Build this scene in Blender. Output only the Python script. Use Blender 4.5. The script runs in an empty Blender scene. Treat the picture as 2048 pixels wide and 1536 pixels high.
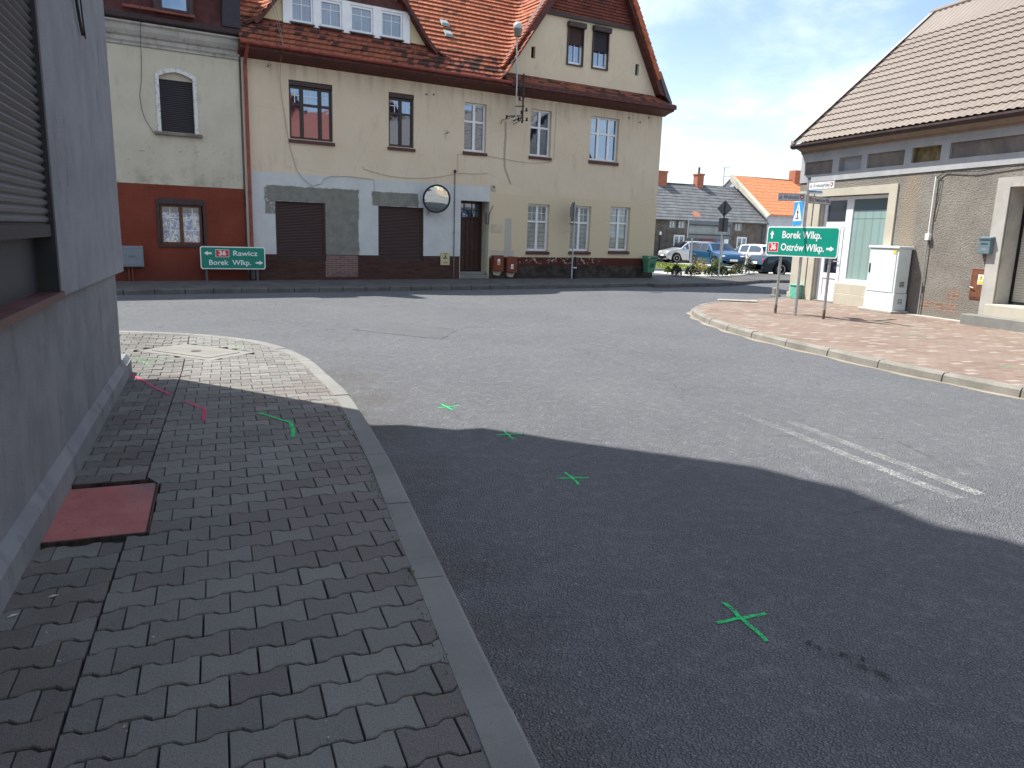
import bpy, math, random
from mathutils import Matrix, Vector
from mathutils.geometry import tessellate_polygon
R = math.radians
random.seed(7)
sc = bpy.context.scene
col = sc.collection
# ------------------------------------------------------------------ camera
cam = bpy.data.cameras.new("camera"); camo = bpy.data.objects.new("camera", cam); col.objects.link(camo)
cam.sensor_width = 36; cam.lens = 1500/2048*36; cam.clip_end = 3000; cam.clip_start = .05
dn = Vector((-228, -7460, -1500)).normalized(); Zc = -dn
fw = Vector((0, 0, -1)); Yc = (fw - fw.dot(Zc)*Zc).normalized(); Xc = Yc.cross(Zc)
camo.matrix_world = Matrix(((*Xc, 0), (*Yc, 0), (*Zc, 1.70), (0, 0, 0, 1)))
sc.camera = camo
# ------------------------------------------------------------------ light
SX, SY = .567, -.27                       # shadow run per metre of height
SUN = Vector((-SX, -SY, 1)).normalized()
sl = bpy.data.lights.new("sun", 'SUN'); sl.energy = 4.4; sl.angle = R(.5); sl.color = (1, .96, .90)
so = bpy.data.objects.new("sun", sl); col.objects.link(so); so.location = (0, 0, 30)
so.rotation_euler = SUN.to_track_quat('Z', 'Y').to_euler()
w = bpy.data.worlds.new("World"); sc.world = w; w.use_nodes = True
sc.view_settings.view_transform = 'Standard'; sc.view_settings.look = 'None'
sc.view_settings.exposure = 1.07; sc.view_settings.gamma = 1
sc.cycles.max_bounces = 6

# ------------------------------------------------------------------ node helper
class S:
    def __init__(s, nt, o): s.nt, s.o = nt, o
    def _m(s, op, b=None, c=None, cl=False):
        n = s.nt.nodes.new('ShaderNodeMath'); n.operation = op; n.use_clamp = cl
        for i, v in enumerate((s, b, c)):
            if v is None: continue
            if isinstance(v, S): s.nt.links.new(v.o, n.inputs[i])
            else: n.inputs[i].default_value = v
        return S(s.nt, n.outputs[0])
    def __add__(s, b): return s._m('ADD', b)
    def __radd__(s, b): return s._m('ADD', b)
    def __sub__(s, b): return s._m('SUBTRACT', b)
    def __rsub__(s, b): return (s*-1)+b
    def __mul__(s, b): return s._m('MULTIPLY', b)
    def __rmul__(s, b): return s._m('MULTIPLY', b)
    def __truediv__(s, b): return s._m('DIVIDE', b)
    def gt(s, b): return s._m('GREATER_THAN', b)
    def lt(s, b): return s._m('LESS_THAN', b)
    def mx(s, b): return s._m('MAXIMUM', b)
    def mn(s, b): return s._m('MINIMUM', b)
    def fl(s): return s._m('FLOOR')
    def fr(s): return s._m('FRACT')
    def ab(s): return s._m('ABSOLUTE')
    def sm(s, a, b):        # smooth ramp a..b -> 0..1
        n = s.nt.nodes.new('ShaderNodeMapRange'); n.interpolation_type = 'SMOOTHSTEP'
        s.nt.links.new(s.o, n.inputs[0]); n.inputs[1].default_value = a; n.inputs[2].default_value = b
        return S(s.nt, n.outputs[0])
    def lin(s, a, b, c, d):
        n = s.nt.nodes.new('ShaderNodeMapRange')
        s.nt.links.new(s.o, n.inputs[0])
        for i, v in enumerate((a, b, c, d)): n.inputs[i+1].default_value = v
        return S(s.nt, n.outputs[0])

class M:
    """a procedural material under construction"""
    def __init__(s, name, rough=.8, spec=.3, metal=0):
        s.m = bpy.data.materials.new(name); s.m.use_nodes = True; s.nt = s.m.node_tree
        s.b = s.nt.nodes['Principled BSDF']
        s.b.inputs['Roughness'].default_value = rough; s.b.inputs['Metallic'].default_value = metal
        s.b.inputs['Specular IOR Level'].default_value = spec
        s.tc = s.nt.nodes.new('ShaderNodeTexCoord'); s.P = s.tc.outputs['Object']
    def xyz(s, v=None):
        n = s.nt.nodes.new('ShaderNodeSeparateXYZ'); s.nt.links.new(v or s.P, n.inputs[0])
        return [S(s.nt, o) for o in n.outputs]
    def cmb(s, x, y, z=0.):
        n = s.nt.nodes.new('ShaderNodeCombineXYZ')
        for i, v in enumerate((x, y, z)):
            if isinstance(v, S): s.nt.links.new(v.o, n.inputs[i])
            else: n.inputs[i].default_value = v
        return n.outputs[0]
    def sc(s, x, y, z, v=None):
        n = s.nt.nodes.new('ShaderNodeMapping'); s.nt.links.new(v or s.P, n.inputs[0]); n.inputs['Scale'].default_value = (x, y, z)
        return n.outputs[0]
    def noise(s, scale, det=4, rough=.55, v=None, dist=0):
        n = s.nt.nodes.new('ShaderNodeTexNoise'); s.nt.links.new(v or s.P, n.inputs['Vector'])
        n.inputs['Scale'].default_value = scale; n.inputs['Detail'].default_value = det; n.inputs['Roughness'].default_value = rough
        n.inputs['Distortion'].default_value = dist
        return S(s.nt, n.outputs[0])
    def vor(s, scale, v=None, feat='F1', out='Distance'):
        n = s.nt.nodes.new('ShaderNodeTexVoronoi'); n.feature = feat; s.nt.links.new(v or s.P, n.inputs['Vector'])
        n.inputs['Scale'].default_value = scale
        return S(s.nt, n.outputs[out])
    def white(s, v):
        n = s.nt.nodes.new('ShaderNodeTexWhiteNoise'); s.nt.links.new(v, n.inputs['Vector'])
        return S(s.nt, n.outputs['Value'])
    def attr(s, name, out='Fac'):
        n = s.nt.nodes.new('ShaderNodeAttribute'); n.attribute_name = name
        return S(s.nt, n.outputs[out])
    def mix(s, f, a, b):
        n = s.nt.nodes.new('ShaderNodeMix'); n.data_type = 'RGBA'
        for k, v in ((0, f), (6, a), (7, b)):
            if isinstance(v, S): s.nt.links.new(v.o, n.inputs[k])
            elif isinstance(v, (tuple, list)): n.inputs[k].default_value = (*v[:3], 1)
            else: n.inputs[k].default_value = v
        return S(s.nt, n.outputs[2])
    def col(s, c):
        if isinstance(c, S): s.nt.links.new(c.o, s.b.inputs['Base Color'])
        else: s.b.inputs['Base Color'].default_value = (*c, 1)
        return s
    def rough(s, c): s.nt.links.new(c.o, s.b.inputs['Roughness']); return s
    def bump(s, h, dist=.01, st=1.):
        n = s.nt.nodes.new('ShaderNodeBump'); s.nt.links.new(h.o, n.inputs['Height']); n.inputs['Distance'].default_value = dist
        n.inputs['Strength'].default_value = st; s.nt.links.new(n.outputs[0], s.b.inputs['Normal']); return s
    def alpha(s, a): s.nt.links.new(a.o, s.b.inputs['Alpha']); return s
    def rect(s, x, z, x0, x1, z0, z1, e=.02):
        return (x.sm(x0-e, x0+e)*(1-x.sm(x1-e, x1+e)))*(z.sm(z0-e, z0+e)*(1-z.sm(z1-e, z1+e)))

def simple(name, c, rough=.6, spec=.35, metal=0, var=.12, sc_=6., dirt=None):
    m = M(name, rough, spec, metal)
    n = m.noise(sc_, 5)
    a = tuple(v*(1-var) for v in c); b = tuple(min(1, v*(1+var)) for v in c)
    k = m.mix(n.sm(.3, .7), a, b)
    if dirt: k = m.mix(m.noise(sc_*.5, 8, .7).sm(.55, .75)*.6, k, dirt)
    m.col(k); m.rough(n.lin(0, 1, max(.02, rough-.1), min(1, rough+.1)))
    return m.m

# ------------------------------------------------------------------ world sky
nt = w.node_tree; bgn = nt.nodes['Background']
sky = nt.nodes.new('ShaderNodeTexSky'); sky.sky_type = 'NISHITA'; sky.sun_disc = False
el = math.asin(SUN.z); sky.sun_elevation = el; sky.sun_rotation = math.atan2(SUN.x, SUN.y)
sky.air_density = 1.0; sky.dust_density = 1.2; sky.ozone_density = 1.0
tcw = nt.nodes.new('ShaderNodeTexCoord')
wm = M.__new__(M); wm.nt = nt; wm.P = tcw.outputs['Generated']
wx, wy, wz = wm.xyz()
den = wz.mx(.0)+.22
pv = wm.cmb(wx/den, wy/den, 0.)
n1 = wm.noise(.9, 8, .58, pv, .3); n2 = wm.noise(3.1, 6, .6, pv, .2)
cl = (n1*.75+n2*.25).sm(.40, .64)
cl = (cl*.85 + (1-wz.sm(.0, .30))*.30)._m('MINIMUM', .97)
shade = wm.noise(2.2, 5, .5, pv).sm(.35, .7)
ccol = wm.mix(shade, (5.2, 6.0, 6.9), (7.0, 7.4, 7.6))
mixn = wm.mix(cl, (0, 0, 0), ccol); nt.links.new(sky.outputs[0], mixn.o.node.inputs[6])
nt.links.new(mixn.o, bgn.inputs[0]); bgn.inputs[1].default_value = .108

# ------------------------------------------------------------------ mesh builder
class MB:
    def __init__(s): s.v = []; s.f = []; s.mi = []; s.at = []
    def add(s, vs, fs, mi=0):
        o = len(s.v); s.v += [tuple(p) for p in vs]; s.f += [tuple(i+o for i in f) for f in fs]; s.mi += [mi]*len(fs); return s
    def box(s, x0, x1, y0, y1, z0, z1, mi=0):
        vs = [(x0, y0, z0), (x1, y0, z0), (x1, y1, z0), (x0, y1, z0), (x0, y0, z1), (x1, y0, z1), (x1, y1, z1), (x0, y1, z1)]
        return s.add(vs, [(0, 3, 2, 1), (4, 5, 6, 7), (0, 1, 5, 4), (1, 2, 6, 5), (2, 3, 7, 6), (3, 0, 4, 7)], mi)
    def bbox(s, x0, x1, y0, y1, z0, z1, b=.01, mi=0):      # box with chamfered edges
        vs = []
        for z, e in ((z0, b), (z0+b, 0), (z1-b, 0), (z1, b)):
            a0, a1, c0, c1 = x0+e, x1-e, y0+e, y1-e; k = b if e == 0 else b*.3
            vs += [(a0+k, c0, z), (a1-k, c0, z), (a1, c0+k, z), (a1, c1-k, z), (a1-k, c1, z), (a0+k, c1, z), (a0, c1-k, z), (a0, c0+k, z)]
        fs = [tuple(range(7, -1, -1)), tuple(range(24, 32))]
        for r in range(3):
            for i in range(8): j = (i+1) % 8; fs.append((r*8+i, r*8+j, r*8+8+j, r*8+8+i))
        return s.add(vs, fs, mi)
    def prism(s, poly, y0, y1, mi=0):       # poly in (x,z)
        n = len(poly); vs = [(x, y0, z) for x, z in poly]+[(x, y1, z) for x, z in poly]
        tri = tessellate_polygon([[Vector((x, z, 0)) for x, z in poly]])
        s.add(vs, [tuple(t) for t in tri]+[tuple(i+n for i in t[::-1]) for t in tri]+[(i, (i+1) % n, n+(i+1) % n, n+i) for i in range(n)], mi)
        return s
    def slab(s, poly, z0, z1, mi=0):        # poly in (x,y)
        n = len(poly); vs = [(x, y, z1) for x, y in poly]+[(x, y, z0) for x, y in poly]
        tri = tessellate_polygon([[Vector((x, y, 0)) for x, y in poly]])
        return s.add(vs, [tuple(t) for t in tri]+[(i, (i+1) % n, n+(i+1) % n, n+i) for i in range(n)], mi)
    def prof(s, prof, x0, x1, mi=0):        # profile in (y,z) swept along x
        n = len(prof); vs = [(x0, y, z) for y, z in prof]+[(x1, y, z) for y, z in prof]
        tri = tessellate_polygon([[Vector((y, z, 0)) for y, z in prof]])
        return s.add(vs, [tuple(t) for t in tri]+[tuple(i+n for i in t[::-1]) for t in tri]+[(i, (i+1) % n, n+(i+1) % n, n+i) for i in range(n)], mi)
    def wall(s, outer, holes, y, depth, mi=0, hmi=None, back=True):
        """front face at y with holes (x,z) and reveals running in by depth"""
        loops = [[Vector((x, z, 0)) for x, z in outer]]+[[Vector((x, z, 0)) for x, z in h] for h in holes]
        flat = [p for l in loops for p in l]
        s.add([(p.x, y, p.y) for p in flat], [tuple(t) for t in tessellate_polygon(loops)], mi)
        for h in holes:
            n = len(h); s.add([(x, y, z) for x, z in h]+[(x, y+depth, z) for x, z in h], [(i, (i+1) % n, n+(i+1) % n, n+i) for i in range(n)], mi if hmi is None else hmi)
        return s
    def tube(s, pts, r, n=8, mi=0, cap=True):
        pts = [Vector(p) for p in pts]; vs = []; fs = []
        for i, p in enumerate(pts):
            d = (pts[min(i+1, len(pts)-1)]-pts[max(i-1, 0)]).normalized()
            a = d.cross(Vector((0, 0, 1)) if abs(d.z) < .9 else Vector((0, 1, 0))).normalized(); b = d.cross(a)
            rr = r[i] if isinstance(r, (list, tuple)) else r
            vs += [p+a*math.cos(k*2*math.pi/n)*rr+b*math.sin(k*2*math.pi/n)*rr for k in range(n)]
        for i in range(len(pts)-1):
            for k in range(n): j = (k+1) % n; fs.append((i*n+k, i*n+j, i*n+n+j, i*n+n+k))
        if cap: fs += [tuple(range(n-1, -1, -1)), tuple(range(len(vs)-n, len(vs)))]
        return s.add(vs, fs, mi)
    def lathe(s, prof, c=(0, 0, 0), n=16, ax='z', mi=0):    # prof (r,h)
        vs = []; fs = []
        for r, h in prof:
            for k in range(n):
                a = k*2*math.pi/n; x, y = r*math.cos(a), r*math.sin(a)
                p = {'z': (x, y, h), 'y': (x, h, y), 'x': (h, x, y)}[ax]; vs.append((p[0]+c[0], p[1]+c[1], p[2]+c[2]))
        for i in range(len(prof)-1):
            for k in range(n): j = (k+1) % n; fs.append((i*n+k, i*n+j, i*n+n+j, i*n+n+k))
        fs += [tuple(range(n-1, -1, -1)), tuple(range(len(vs)-n, len(vs)))]
        return s.add(vs, fs, mi)
    def build(s, name, mats, parent=None, smooth=False, loc=None, rz=0, **tags):
        used = sorted({i for f in s.f for i in f})
        if len(used) < len(s.v) and not name.endswith('roof') and 'lower_roof' not in name and 'tiles' not in name:
            mp = {u: k for k, u in enumerate(used)}; s.v = [s.v[u] for u in used]; s.f = [tuple(mp[i] for i in f) for f in s.f]
        me = bpy.data.meshes.new(name); me.from_pydata(s.v, [], s.f)
        if not isinstance(mats, (list, tuple)): mats = [mats]
        for m in mats: me.materials.append(m)
        me.polygons.foreach_set('material_index', s.mi)
        if smooth: me.polygons.foreach_set('use_smooth', [True]*len(s.f))
        me.update()
        o = bpy.data.objects.new(name, me); col.objects.link(o)
        if parent: o.parent = parent
        if loc: o.location = loc
        o.rotation_euler.z = rz
        for k, v in tags.items():
            if v: o[k] = v
        if smooth: me.set_sharp_from_angle(angle=R(38))
        return o

class Frame:        # a facade line: x along, y inwards, z up
    def __init__(s, ox, oy, ux, uy):
        l = math.hypot(ux, uy); s.o = (ox, oy); s.u = (ux/l, uy/l); s.a = math.atan2(uy, ux)
    def p(s, x, y, z=0): return (s.o[0]+s.u[0]*x-s.u[1]*y, s.o[1]+s.u[1]*x+s.u[0]*y, z)
    def inv(s, X, Y): dx, dy = X-s.o[0], Y-s.o[1]; return dx*s.u[0]+dy*s.u[1], -dx*s.u[1]+dy*s.u[0]
FF = Frame(-7.714, 22.166, .8499, .5270)        # main facade
FR = Frame(8.049, 21.860, .2957, -.9553)        # house on the right
FL = Frame(-4.148, 7.930, .370, -.929)          # wall on the left (y towards the road)

def thing(name, label, cat, loc=(0, 0, 0), rz=0, group=None):
    o = bpy.data.objects.new(name, None); col.objects.link(o); o.location = loc; o.rotation_euler.z = rz
    o.empty_display_size = .2; o['label'] = label; o['category'] = cat
    if group: o['group'] = group
    return o
def fthing(fr, x, y, z, *a, **k): return thing(*a, loc=fr.p(x, y, z), rz=fr.a, **k)
def struct(mb, name, mats, **k): return mb.build(name, mats, kind='structure', **k)

def text(body, size, mat, parent, x, z, y, width=None, bold=.0, name='lettering', align='CENTER', shear=0, ext=.001):
    cu = bpy.data.curves.new('t', 'FONT'); cu.body = body; cu.size = size; cu.offset = bold; cu.extrude = ext
    cu.align_x = align; cu.align_y = 'CENTER'; cu.resolution_u = 3; cu.shear = shear
    to = bpy.data.objects.new('t', cu); col.objects.link(to)
    dg = bpy.context.evaluated_depsgraph_get(); me = bpy.data.meshes.new_from_object(to.evaluated_get(dg))
    bpy.data.objects.remove(to); bpy.data.curves.remove(cu)
    xs = [v.co.x for v in me.vertices]; k = 1
    if width and xs: k = width/(max(xs)-min(xs))
    for v in me.vertices: cx, cy, cz = v.co; v.co = (cx*k+x, y-cz, cy+z)
    me.materials.clear(); me.materials.append(mat); me.name = name
    o = bpy.data.objects.new(name, me); col.objects.link(o); o.parent = parent
    return o
# ------------------------------------------------------------------ materials
def asphalt():
    m = M('asphalt', .85, .25)
    x, y, z = m.xyz()
    big = m.noise(.35, 5, .6); mid = m.noise(2.3, 5, .6)
    c = m.mix(big.sm(.3, .7), (.186, .193, .204), (.232, .238, .248))
    c = m.mix(mid.sm(.35, .75)*.45, c, (.26, .263, .268))
    # dirt along the left kerb and polished wheel paths
    g = m.noise(1.3, 6, .65)
    kx = x + y*.315 - .78           # metres from the left kerb line
    c = m.mix((1-kx.ab().sm(.05, .75))*g.sm(.35, .6)*(1-y.sm(8, 10))*.55, c, (.15, .13, .105))
    c = m.mix(((kx-1.9).ab().sm(.1, .8)*-1+1)*.25*(1-y.sm(9, 12)), c, (.17, .175, .185))
    v = m.vor(84, out='Distance'); vc = m.vor(110, out='Color')
    c = m.mix(v.sm(.36, .60)*.66*m.noise(9, 5, .7).sm(.2, .55), c, (.058, .061, .070))
    c = m.mix(vc.gt(.86)*.5, c, (.30, .295, .28))
    # cracks
    cr = m.vor(.55, m.sc(1, 1, 0), 'DISTANCE_TO_EDGE')
    wob = m.noise(7, 5)*.035
    c = m.mix((1-(cr+wob-.018).sm(.0, .006))*m.noise(.5, 2).sm(.52, .64)*.45, c, (.05, .05, .05))
    fine = m.noise(260, 2, .5)
    h = (1-v.sm(.1, .75))*1. + fine*.3 + m.noise(45, 3)*.5
    m.col(c).bump(h, .014, 1.)
    return m.m
def patch_mat():
    m = M('asphalt_patch', .85, .25); v = m.vor(150)
    c = m.mix(m.noise(3, 5).sm(.3, .7), (.100, .105, .112), (.122, .127, .134)); c = m.mix(v.sm(.36, .6)*.55, c, (.05, .05, .052))
    m.col(c).bump(v, .003, .6); return m.m
def paver_mat():
    m = M('concrete_pavers', .9, .2)
    r = m.attr('tint'); rd = m.attr('red')
    c = m.mix(r, (.175, .172, .157), (.245, .238, .218))
    c = m.mix(rd*.55, c, (.150, .118, .110))
    x, y, z = m.xyz(); wl = m.noise(1.7, 6, .7)
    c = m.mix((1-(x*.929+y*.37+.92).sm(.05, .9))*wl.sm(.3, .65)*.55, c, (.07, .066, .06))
    c = m.mix(m.noise(1.1, 5, .6).sm(.45, .75)*.35, c, (.115, .108, .102))
    sp = m.noise(420, 2, .6); c = m.mix(sp.sm(.58, .68)*.55, c, (.42, .41, .39)); c = m.mix(sp.lt(.43)*.45, c, (.06, .06, .06))
    m.col(c).bump(m.noise(300, 3)+m.noise(60, 3)*.9+m.noise(140, 3), .0045, 1.); return m.m
def concrete(name, a, b, sp=.3, bs=180, bd=.002, stain=(.12, .115, .105), st=.35):
    m = M(name, .88, .2)
    c = m.mix(m.noise(2.2, 6, .6).sm(.3, .7), a, b)
    c = m.mix(m.noise(5, 8, .7, m.sc(1, 1, .35)).sm(.52, .72)*st, c, stain)
    f = m.noise(bs*1.6, 2); c = m.mix(f.sm(.6, .72)*sp, c, tuple(min(1, v*1.7) for v in b)); c = m.mix(f.lt(.4)*sp, c, tuple(v*.4 for v in a))
    m.col(c).bump(m.noise(bs, 4), bd, .8); return m.m
MAT = {}
MAT['asphalt'] = asphalt(); MAT['patch'] = patch_mat(); MAT['paver'] = paver_mat()
MAT['joint'] = concrete('joint_sand', (.018, .017, .015), (.035, .032, .026), .4, 150, .004)
MAT['kerb'] = concrete('kerb_concrete', (.178, .178, .166), (.222, .220, .203), .25, 160, .0015)
MAT['old_kerb'] = concrete('old_kerb_stone', (.17, .16, .138), (.25, .235, .205), .3, 60, .006)
MAT['fkerb'] = concrete('dark_kerb_stone', (.085, .083, .08), (.13, .127, .12), .3, 60, .006)
MAT['slabs'] = concrete('footway_slabs', (.075, .072, .070), (.12, .115, .11), .3, 90, .004)
MAT['conc'] = concrete('light_concrete', (.36, .35, .32), (.45, .435, .40), .15)
MAT['sand'] = concrete('gutter_sand', (.22, .195, .155), (.29, .255, .20), .3)
MAT['gravel'] = concrete('white_gravel', (.40, .39, .36), (.62, .60, .56), .6, 22, .03)

def red_pave():
    m = M('red_paving', .9, .2); x, y, z = m.xyz()
    ca, sa = math.cos(R(-17)), math.sin(R(-17))
    u = x*ca-y*sa; v = x*sa+y*ca
    U = u/.2; row = (v/.1).fl(); U2 = U+row*.5; f1 = U2.fr(); f2 = (v/.1).fr()
    jx = (f1-.5).ab().sm(.465, .495); jy = (f2-.5).ab().sm(.43, .49); j = jx.mx(jy)
    rnd = m.white(m.cmb(U2.fl(), row, 0.))
    c = m.mix(rnd, (.165, .118, .095), (.225, .168, .138)); c = m.mix(rnd.gt(.9)*.6, c, (.33, .31, .27))
    c = m.mix(m.noise(.7, 6, .6).sm(.38, .62)*.5, c, (.25, .20, .16))
    c = m.mix(m.noise(14, 4).sm(.5, .8)*.3, c, (.2, .15, .13))
    c = m.mix(j*.6, c, (.13, .11, .095))
    m.col(c).bump((1-j)*1.+m.noise(90, 3)*.25+rnd*.3, .006, .8); return m.m
MAT['red_pave'] = red_pave()

def facade():
    m = M('old_facade_plaster', .92, .15); x, y, z = m.xyz()
    nb = m.noise(2.0, 6, .65); nf = m.noise(9, 6, .65)
    xw = x+(nb-.5)*.16+(nf-.5)*.05; zw = z+(m.noise(2.6, 5, .6, m.sc(1, 1, 1.3))-.5)*.16+(nf-.5)*.05
    cream = m.mix(m.noise(.8, 6, .6).sm(.3, .7), (.60, .50, .36), (.66, .565, .425))
    cream = m.mix(z.sm(3.1, 3.4)*(1-z.sm(7.2, 7.6))*.22, cream, (.62, .49, .38))
    cream = m.mix(m.noise(3.5, 7, .7, m.sc(1, 1, .22)).sm(.54, .74)*.5, cream, (.30, .265, .21))
    # rain streaks under the eaves
    st = m.noise(5, 4, .6, m.sc(1, 1, .04)); up = z.sm(5.5, 6.35)*(1-z.sm(6.5, 6.6))
    cream = m.mix(st.sm(.46, .62)*up*.42, cream, (.27, .215, .16))
    cream = m.mix(m.noise(1.6, 5).sm(.55, .75)*z.sm(7, 7.2)*.5, cream, (.40, .36, .30))
    # speckled damage
    sp = m.vor(2.6, m.sc(1, 1, 1)); spn = m.noise(20, 4)
    cream = m.mix((1-(sp+spn*.05).sm(.05, .065))*.8, cream, (.25, .20, .16))
    white = m.mix(nb.sm(.3, .7), (.50, .51, .51), (.57, .58, .57)); white = m.mix(m.noise(6, 6, .7).sm(.6, .75)*.35, white, (.28, .28, .27))
    wz_ = m.rect(x, z, -.05, 7.95, .86, 3.22, .012)
    c = m.mix(wz_, cream, white)
    # lower band in warmer cream
    c = m.mix(m.rect(x, z, 7.96, 15.6, .86, 3.02, .008), c, m.mix(nb, (.63, .52, .355), (.57, .475, .34)))
    # cement patches with ragged edges
    cem = m.mix(m.noise(4, 6, .6).sm(.3, .7), (.17, .17, .15), (.235, .23, .20))
    pt = m.rect(xw, zw, .5, 3.28, 2.42, 2.86, .02).mx(m.rect(xw, z, 2.2, 3.28, .86, 2.6, .02)).mx(m.rect(xw, zw, 3.72, 5.3, 2.42, 2.86, .02)).mx(m.rect(xw, zw, .42, .75, 2.05, 2.8, .03)*nf.sm(.35, .5))
    c = m.mix(pt, c, cem)
    # grey repair strip right of the door and meter boxes
    rp = m.rect(xw, z, 8.58, 8.86, .86, 2.2, .02)*.85
    c = m.mix(rp, c, (.40, .39, .36)); c = m.mix(m.rect(xw, zw, 8.0, 9.0, .8, 1.1, .02)*.7, c, (.42, .39, .34))
    # brick-tiled brown plinth
    bu = x/.26; rw = (z/.065).fl(); f1 = (bu+rw*.5).fr(); f2 = (z/.065).fr()
    j = ((f1-.5).ab().sm(.47, .495)).mx((f2-.5).ab().sm(.38, .48))
    rnd = m.white(m.cmb((bu+rw*.5).fl(), rw, 0.))
    br = m.mix(rnd, (.058, .028, .025), (.082, .042, .036)); br = m.mix(j*.6, br, (.07, .04, .036))
    br = m.mix(m.rect(x, z, 2.2, 3.24, .2, .86, .01), br, m.mix(j, m.mix(rnd, (.15, .085, .078), (.2, .12, .11)), (.3, .27, .25)))
    pl = m.rect(x, z, -.3, 6.83, 0, .88, .004)
    c = m.mix(pl, c, br)
    # peeling dark plinth
    n3 = m.noise(7, 7, .75); dk = m.mix(m.noise(3, 5, .7).sm(.4, .65), (.035, .027, .024), (.085, .07, .062))
    top = m.mix(0.0, (.085, .028, .022), (0, 0, 0)); top = m.mix(n3.sm(.55, .57)*(1-x.sm(12.2, 13))*z.sm(.6, .72), top, (.50, .46, .40))
    pk = m.mix((z+(nb-.5)*.1).sm(.56, .6), dk, top)
    c = m.mix(m.rect(x, z, 7.98, 15.6, 0, .88, .006), c, pk)
    # cable chase patch under the lamp
    cx = 8.50+(m.noise(1.7, 3, .5, m.cmb(0., 0., z))-.5)*.14+(4.2-z).mx(0.)*.0+(3.95-z).mx(0.)*.45
    ch = (1-(x-cx).ab().sm(.03, .055))*z.sm(3.3, 3.4)*(1-z.sm(5.35, 5.45))
    c = m.mix(ch*.85, c, (.30, .27, .22))
    # hairline cracks
    cr = m.vor(.5, m.sc(1, 1, .7), 'DISTANCE_TO_EDGE')+nf*.02
    c = m.mix((1-(cr-.01).sm(0., .005))*.18*(1-wz_)*z.gt(.9), c, (.28, .23, .18))
    c = m.mix(z.lt(.35)*m.noise(8, 6, .7).sm(.4, .7)*.6, c, (.06, .05, .045))
    m.col(c).bump(m.noise(40, 5, .6)*.5+m.noise(6, 4)*.8+pl*(1-j)*.4-ch*.5+pt*.3, .008, .7); return m.m
MAT['facade'] = facade()
def nbr():
    m = M('neighbour_plaster', .92, .15); x, y, z = m.xyz()
    c = m.mix(m.noise(.9, 6, .6).sm(.3, .7), (.48, .44, .345), (.56, .515, .41))
    c = m.mix(m.noise(3, 7, .7, m.sc(1, 1, .4)).sm(.52, .72)*.45, c, (.32, .30, .25))
    scr = m.noise(6, 7, .75, m.sc(1, 1, 2.5)); c = m.mix(scr.sm(.60, .63)*(1-z.sm(3.6, 4.0))*.8, c, (.17, .16, .14))
    c = m.mix((1-(z-2.72).sm(0, .5))*m.noise(3, 5).sm(.4, .7)*.6, c, (.24, .22, .18))
    bu = x/.25; rw = (z/.075).fl(); f1 = (bu+rw*.5).fr(); f2 = (z/.075).fr(); j = ((f1-.5).ab().sm(.46, .49)).mx((f2-.5).ab().sm(.4, .48))
    red = m.mix(m.noise(1.2, 5).sm(.3, .7), (.165, .040, .025), (.21, .054, .034)); red = m.mix(j*.35, red, (.13, .03, .02))
    red = m.mix((1-z.sm(.2, 1.0))*.6, red, (.08, .026, .02))
    rz = 1-z.sm(2.70, 2.715)
    c = m.mix(rz, c, red); m.col(c).bump(m.noise(35, 5)*.6+rz*(1-j)*.5, .006, .7); return m.m
MAT['nbr'] = nbr()
def tiles(name, a, b, moss, zq=.135, w_=.18, mossf=.5):
    m = M(name, .85, .2); t = m.attr('tc'); q = m.attr('row')
    rw = q.fl(); k = (t/w_+rw*.5); rnd = m.white(m.cmb(k.fl(), rw, 0.)); f = k.fr()
    c = m.mix(rnd, a, b)
    c = m.mix(rnd.gt(.93)*.6, c, tuple(v*.35 for v in a))
    big = m.noise(1.2, 6, .65); c = m.mix((big+(rnd-.5)*.42).sm(.54, .60)*mossf, c, moss)
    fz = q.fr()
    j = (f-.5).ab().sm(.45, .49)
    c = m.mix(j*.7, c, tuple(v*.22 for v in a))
    c = m.mix((1-fz.sm(.02, .20))*.8, c, tuple(v*.2 for v in a))  # foot of each course painted dark as shade under the tile step
    m.col(c).bump((1-j)+m.noise(50, 3)*.3+rnd*.25, .012, .9); return m.m
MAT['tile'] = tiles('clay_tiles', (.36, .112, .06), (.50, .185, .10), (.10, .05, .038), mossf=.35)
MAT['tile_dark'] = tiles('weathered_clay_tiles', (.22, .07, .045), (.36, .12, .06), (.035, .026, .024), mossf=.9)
MAT['wood_red'] = simple('oxide_red_boards', (.085, .026, .022), .6, .3, var=.35, sc_=8, dirt=(.04, .02, .02))
MAT['gutter_red'] = simple('red_metal', (.25, .055, .038), .42, .4, var=.25, sc_=5, dirt=(.12, .045, .035))
MAT['flash_red'] = simple('red_flashing', (.20, .055, .04), .55, .3, var=.25, sc_=4, dirt=(.10, .04, .03))
MAT['white'] = simple('white_plastic_frame', (.74, .75, .76), .35, .5, var=.04)
MAT['brownf'] = simple('dark_brown_frame', (.032, .02, .017), .4, .4, var=.2)
MAT['woodf'] = simple('walnut_frame', (.10, .035, .015), .4, .4, var=.3, sc_=14)
MAT['sill'] = simple('maroon_sill', (.07, .022, .022), .4, .4, var=.2)
MAT['yellow'] = simple('dormer_plaster', (.60, .51, .33), .9, .15, var=.06, sc_=3, dirt=(.5, .43, .3))
MAT['black'] = simple('black_metal', (.02, .02, .022), .5, .4)
MAT['rustm'] = simple('dark_rusty_iron', (.05, .036, .03), .7, .3, var=.5, sc_=20)
MAT['steel'] = simple('galvanised_steel', (.42, .43, .43), .45, .4, metal=.55, var=.12, sc_=18, dirt=(.25, .24, .22))
MAT['dgrey'] = simple('sign_back_grey', (.09, .095, .10), .5, .4, var=.1)
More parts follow.
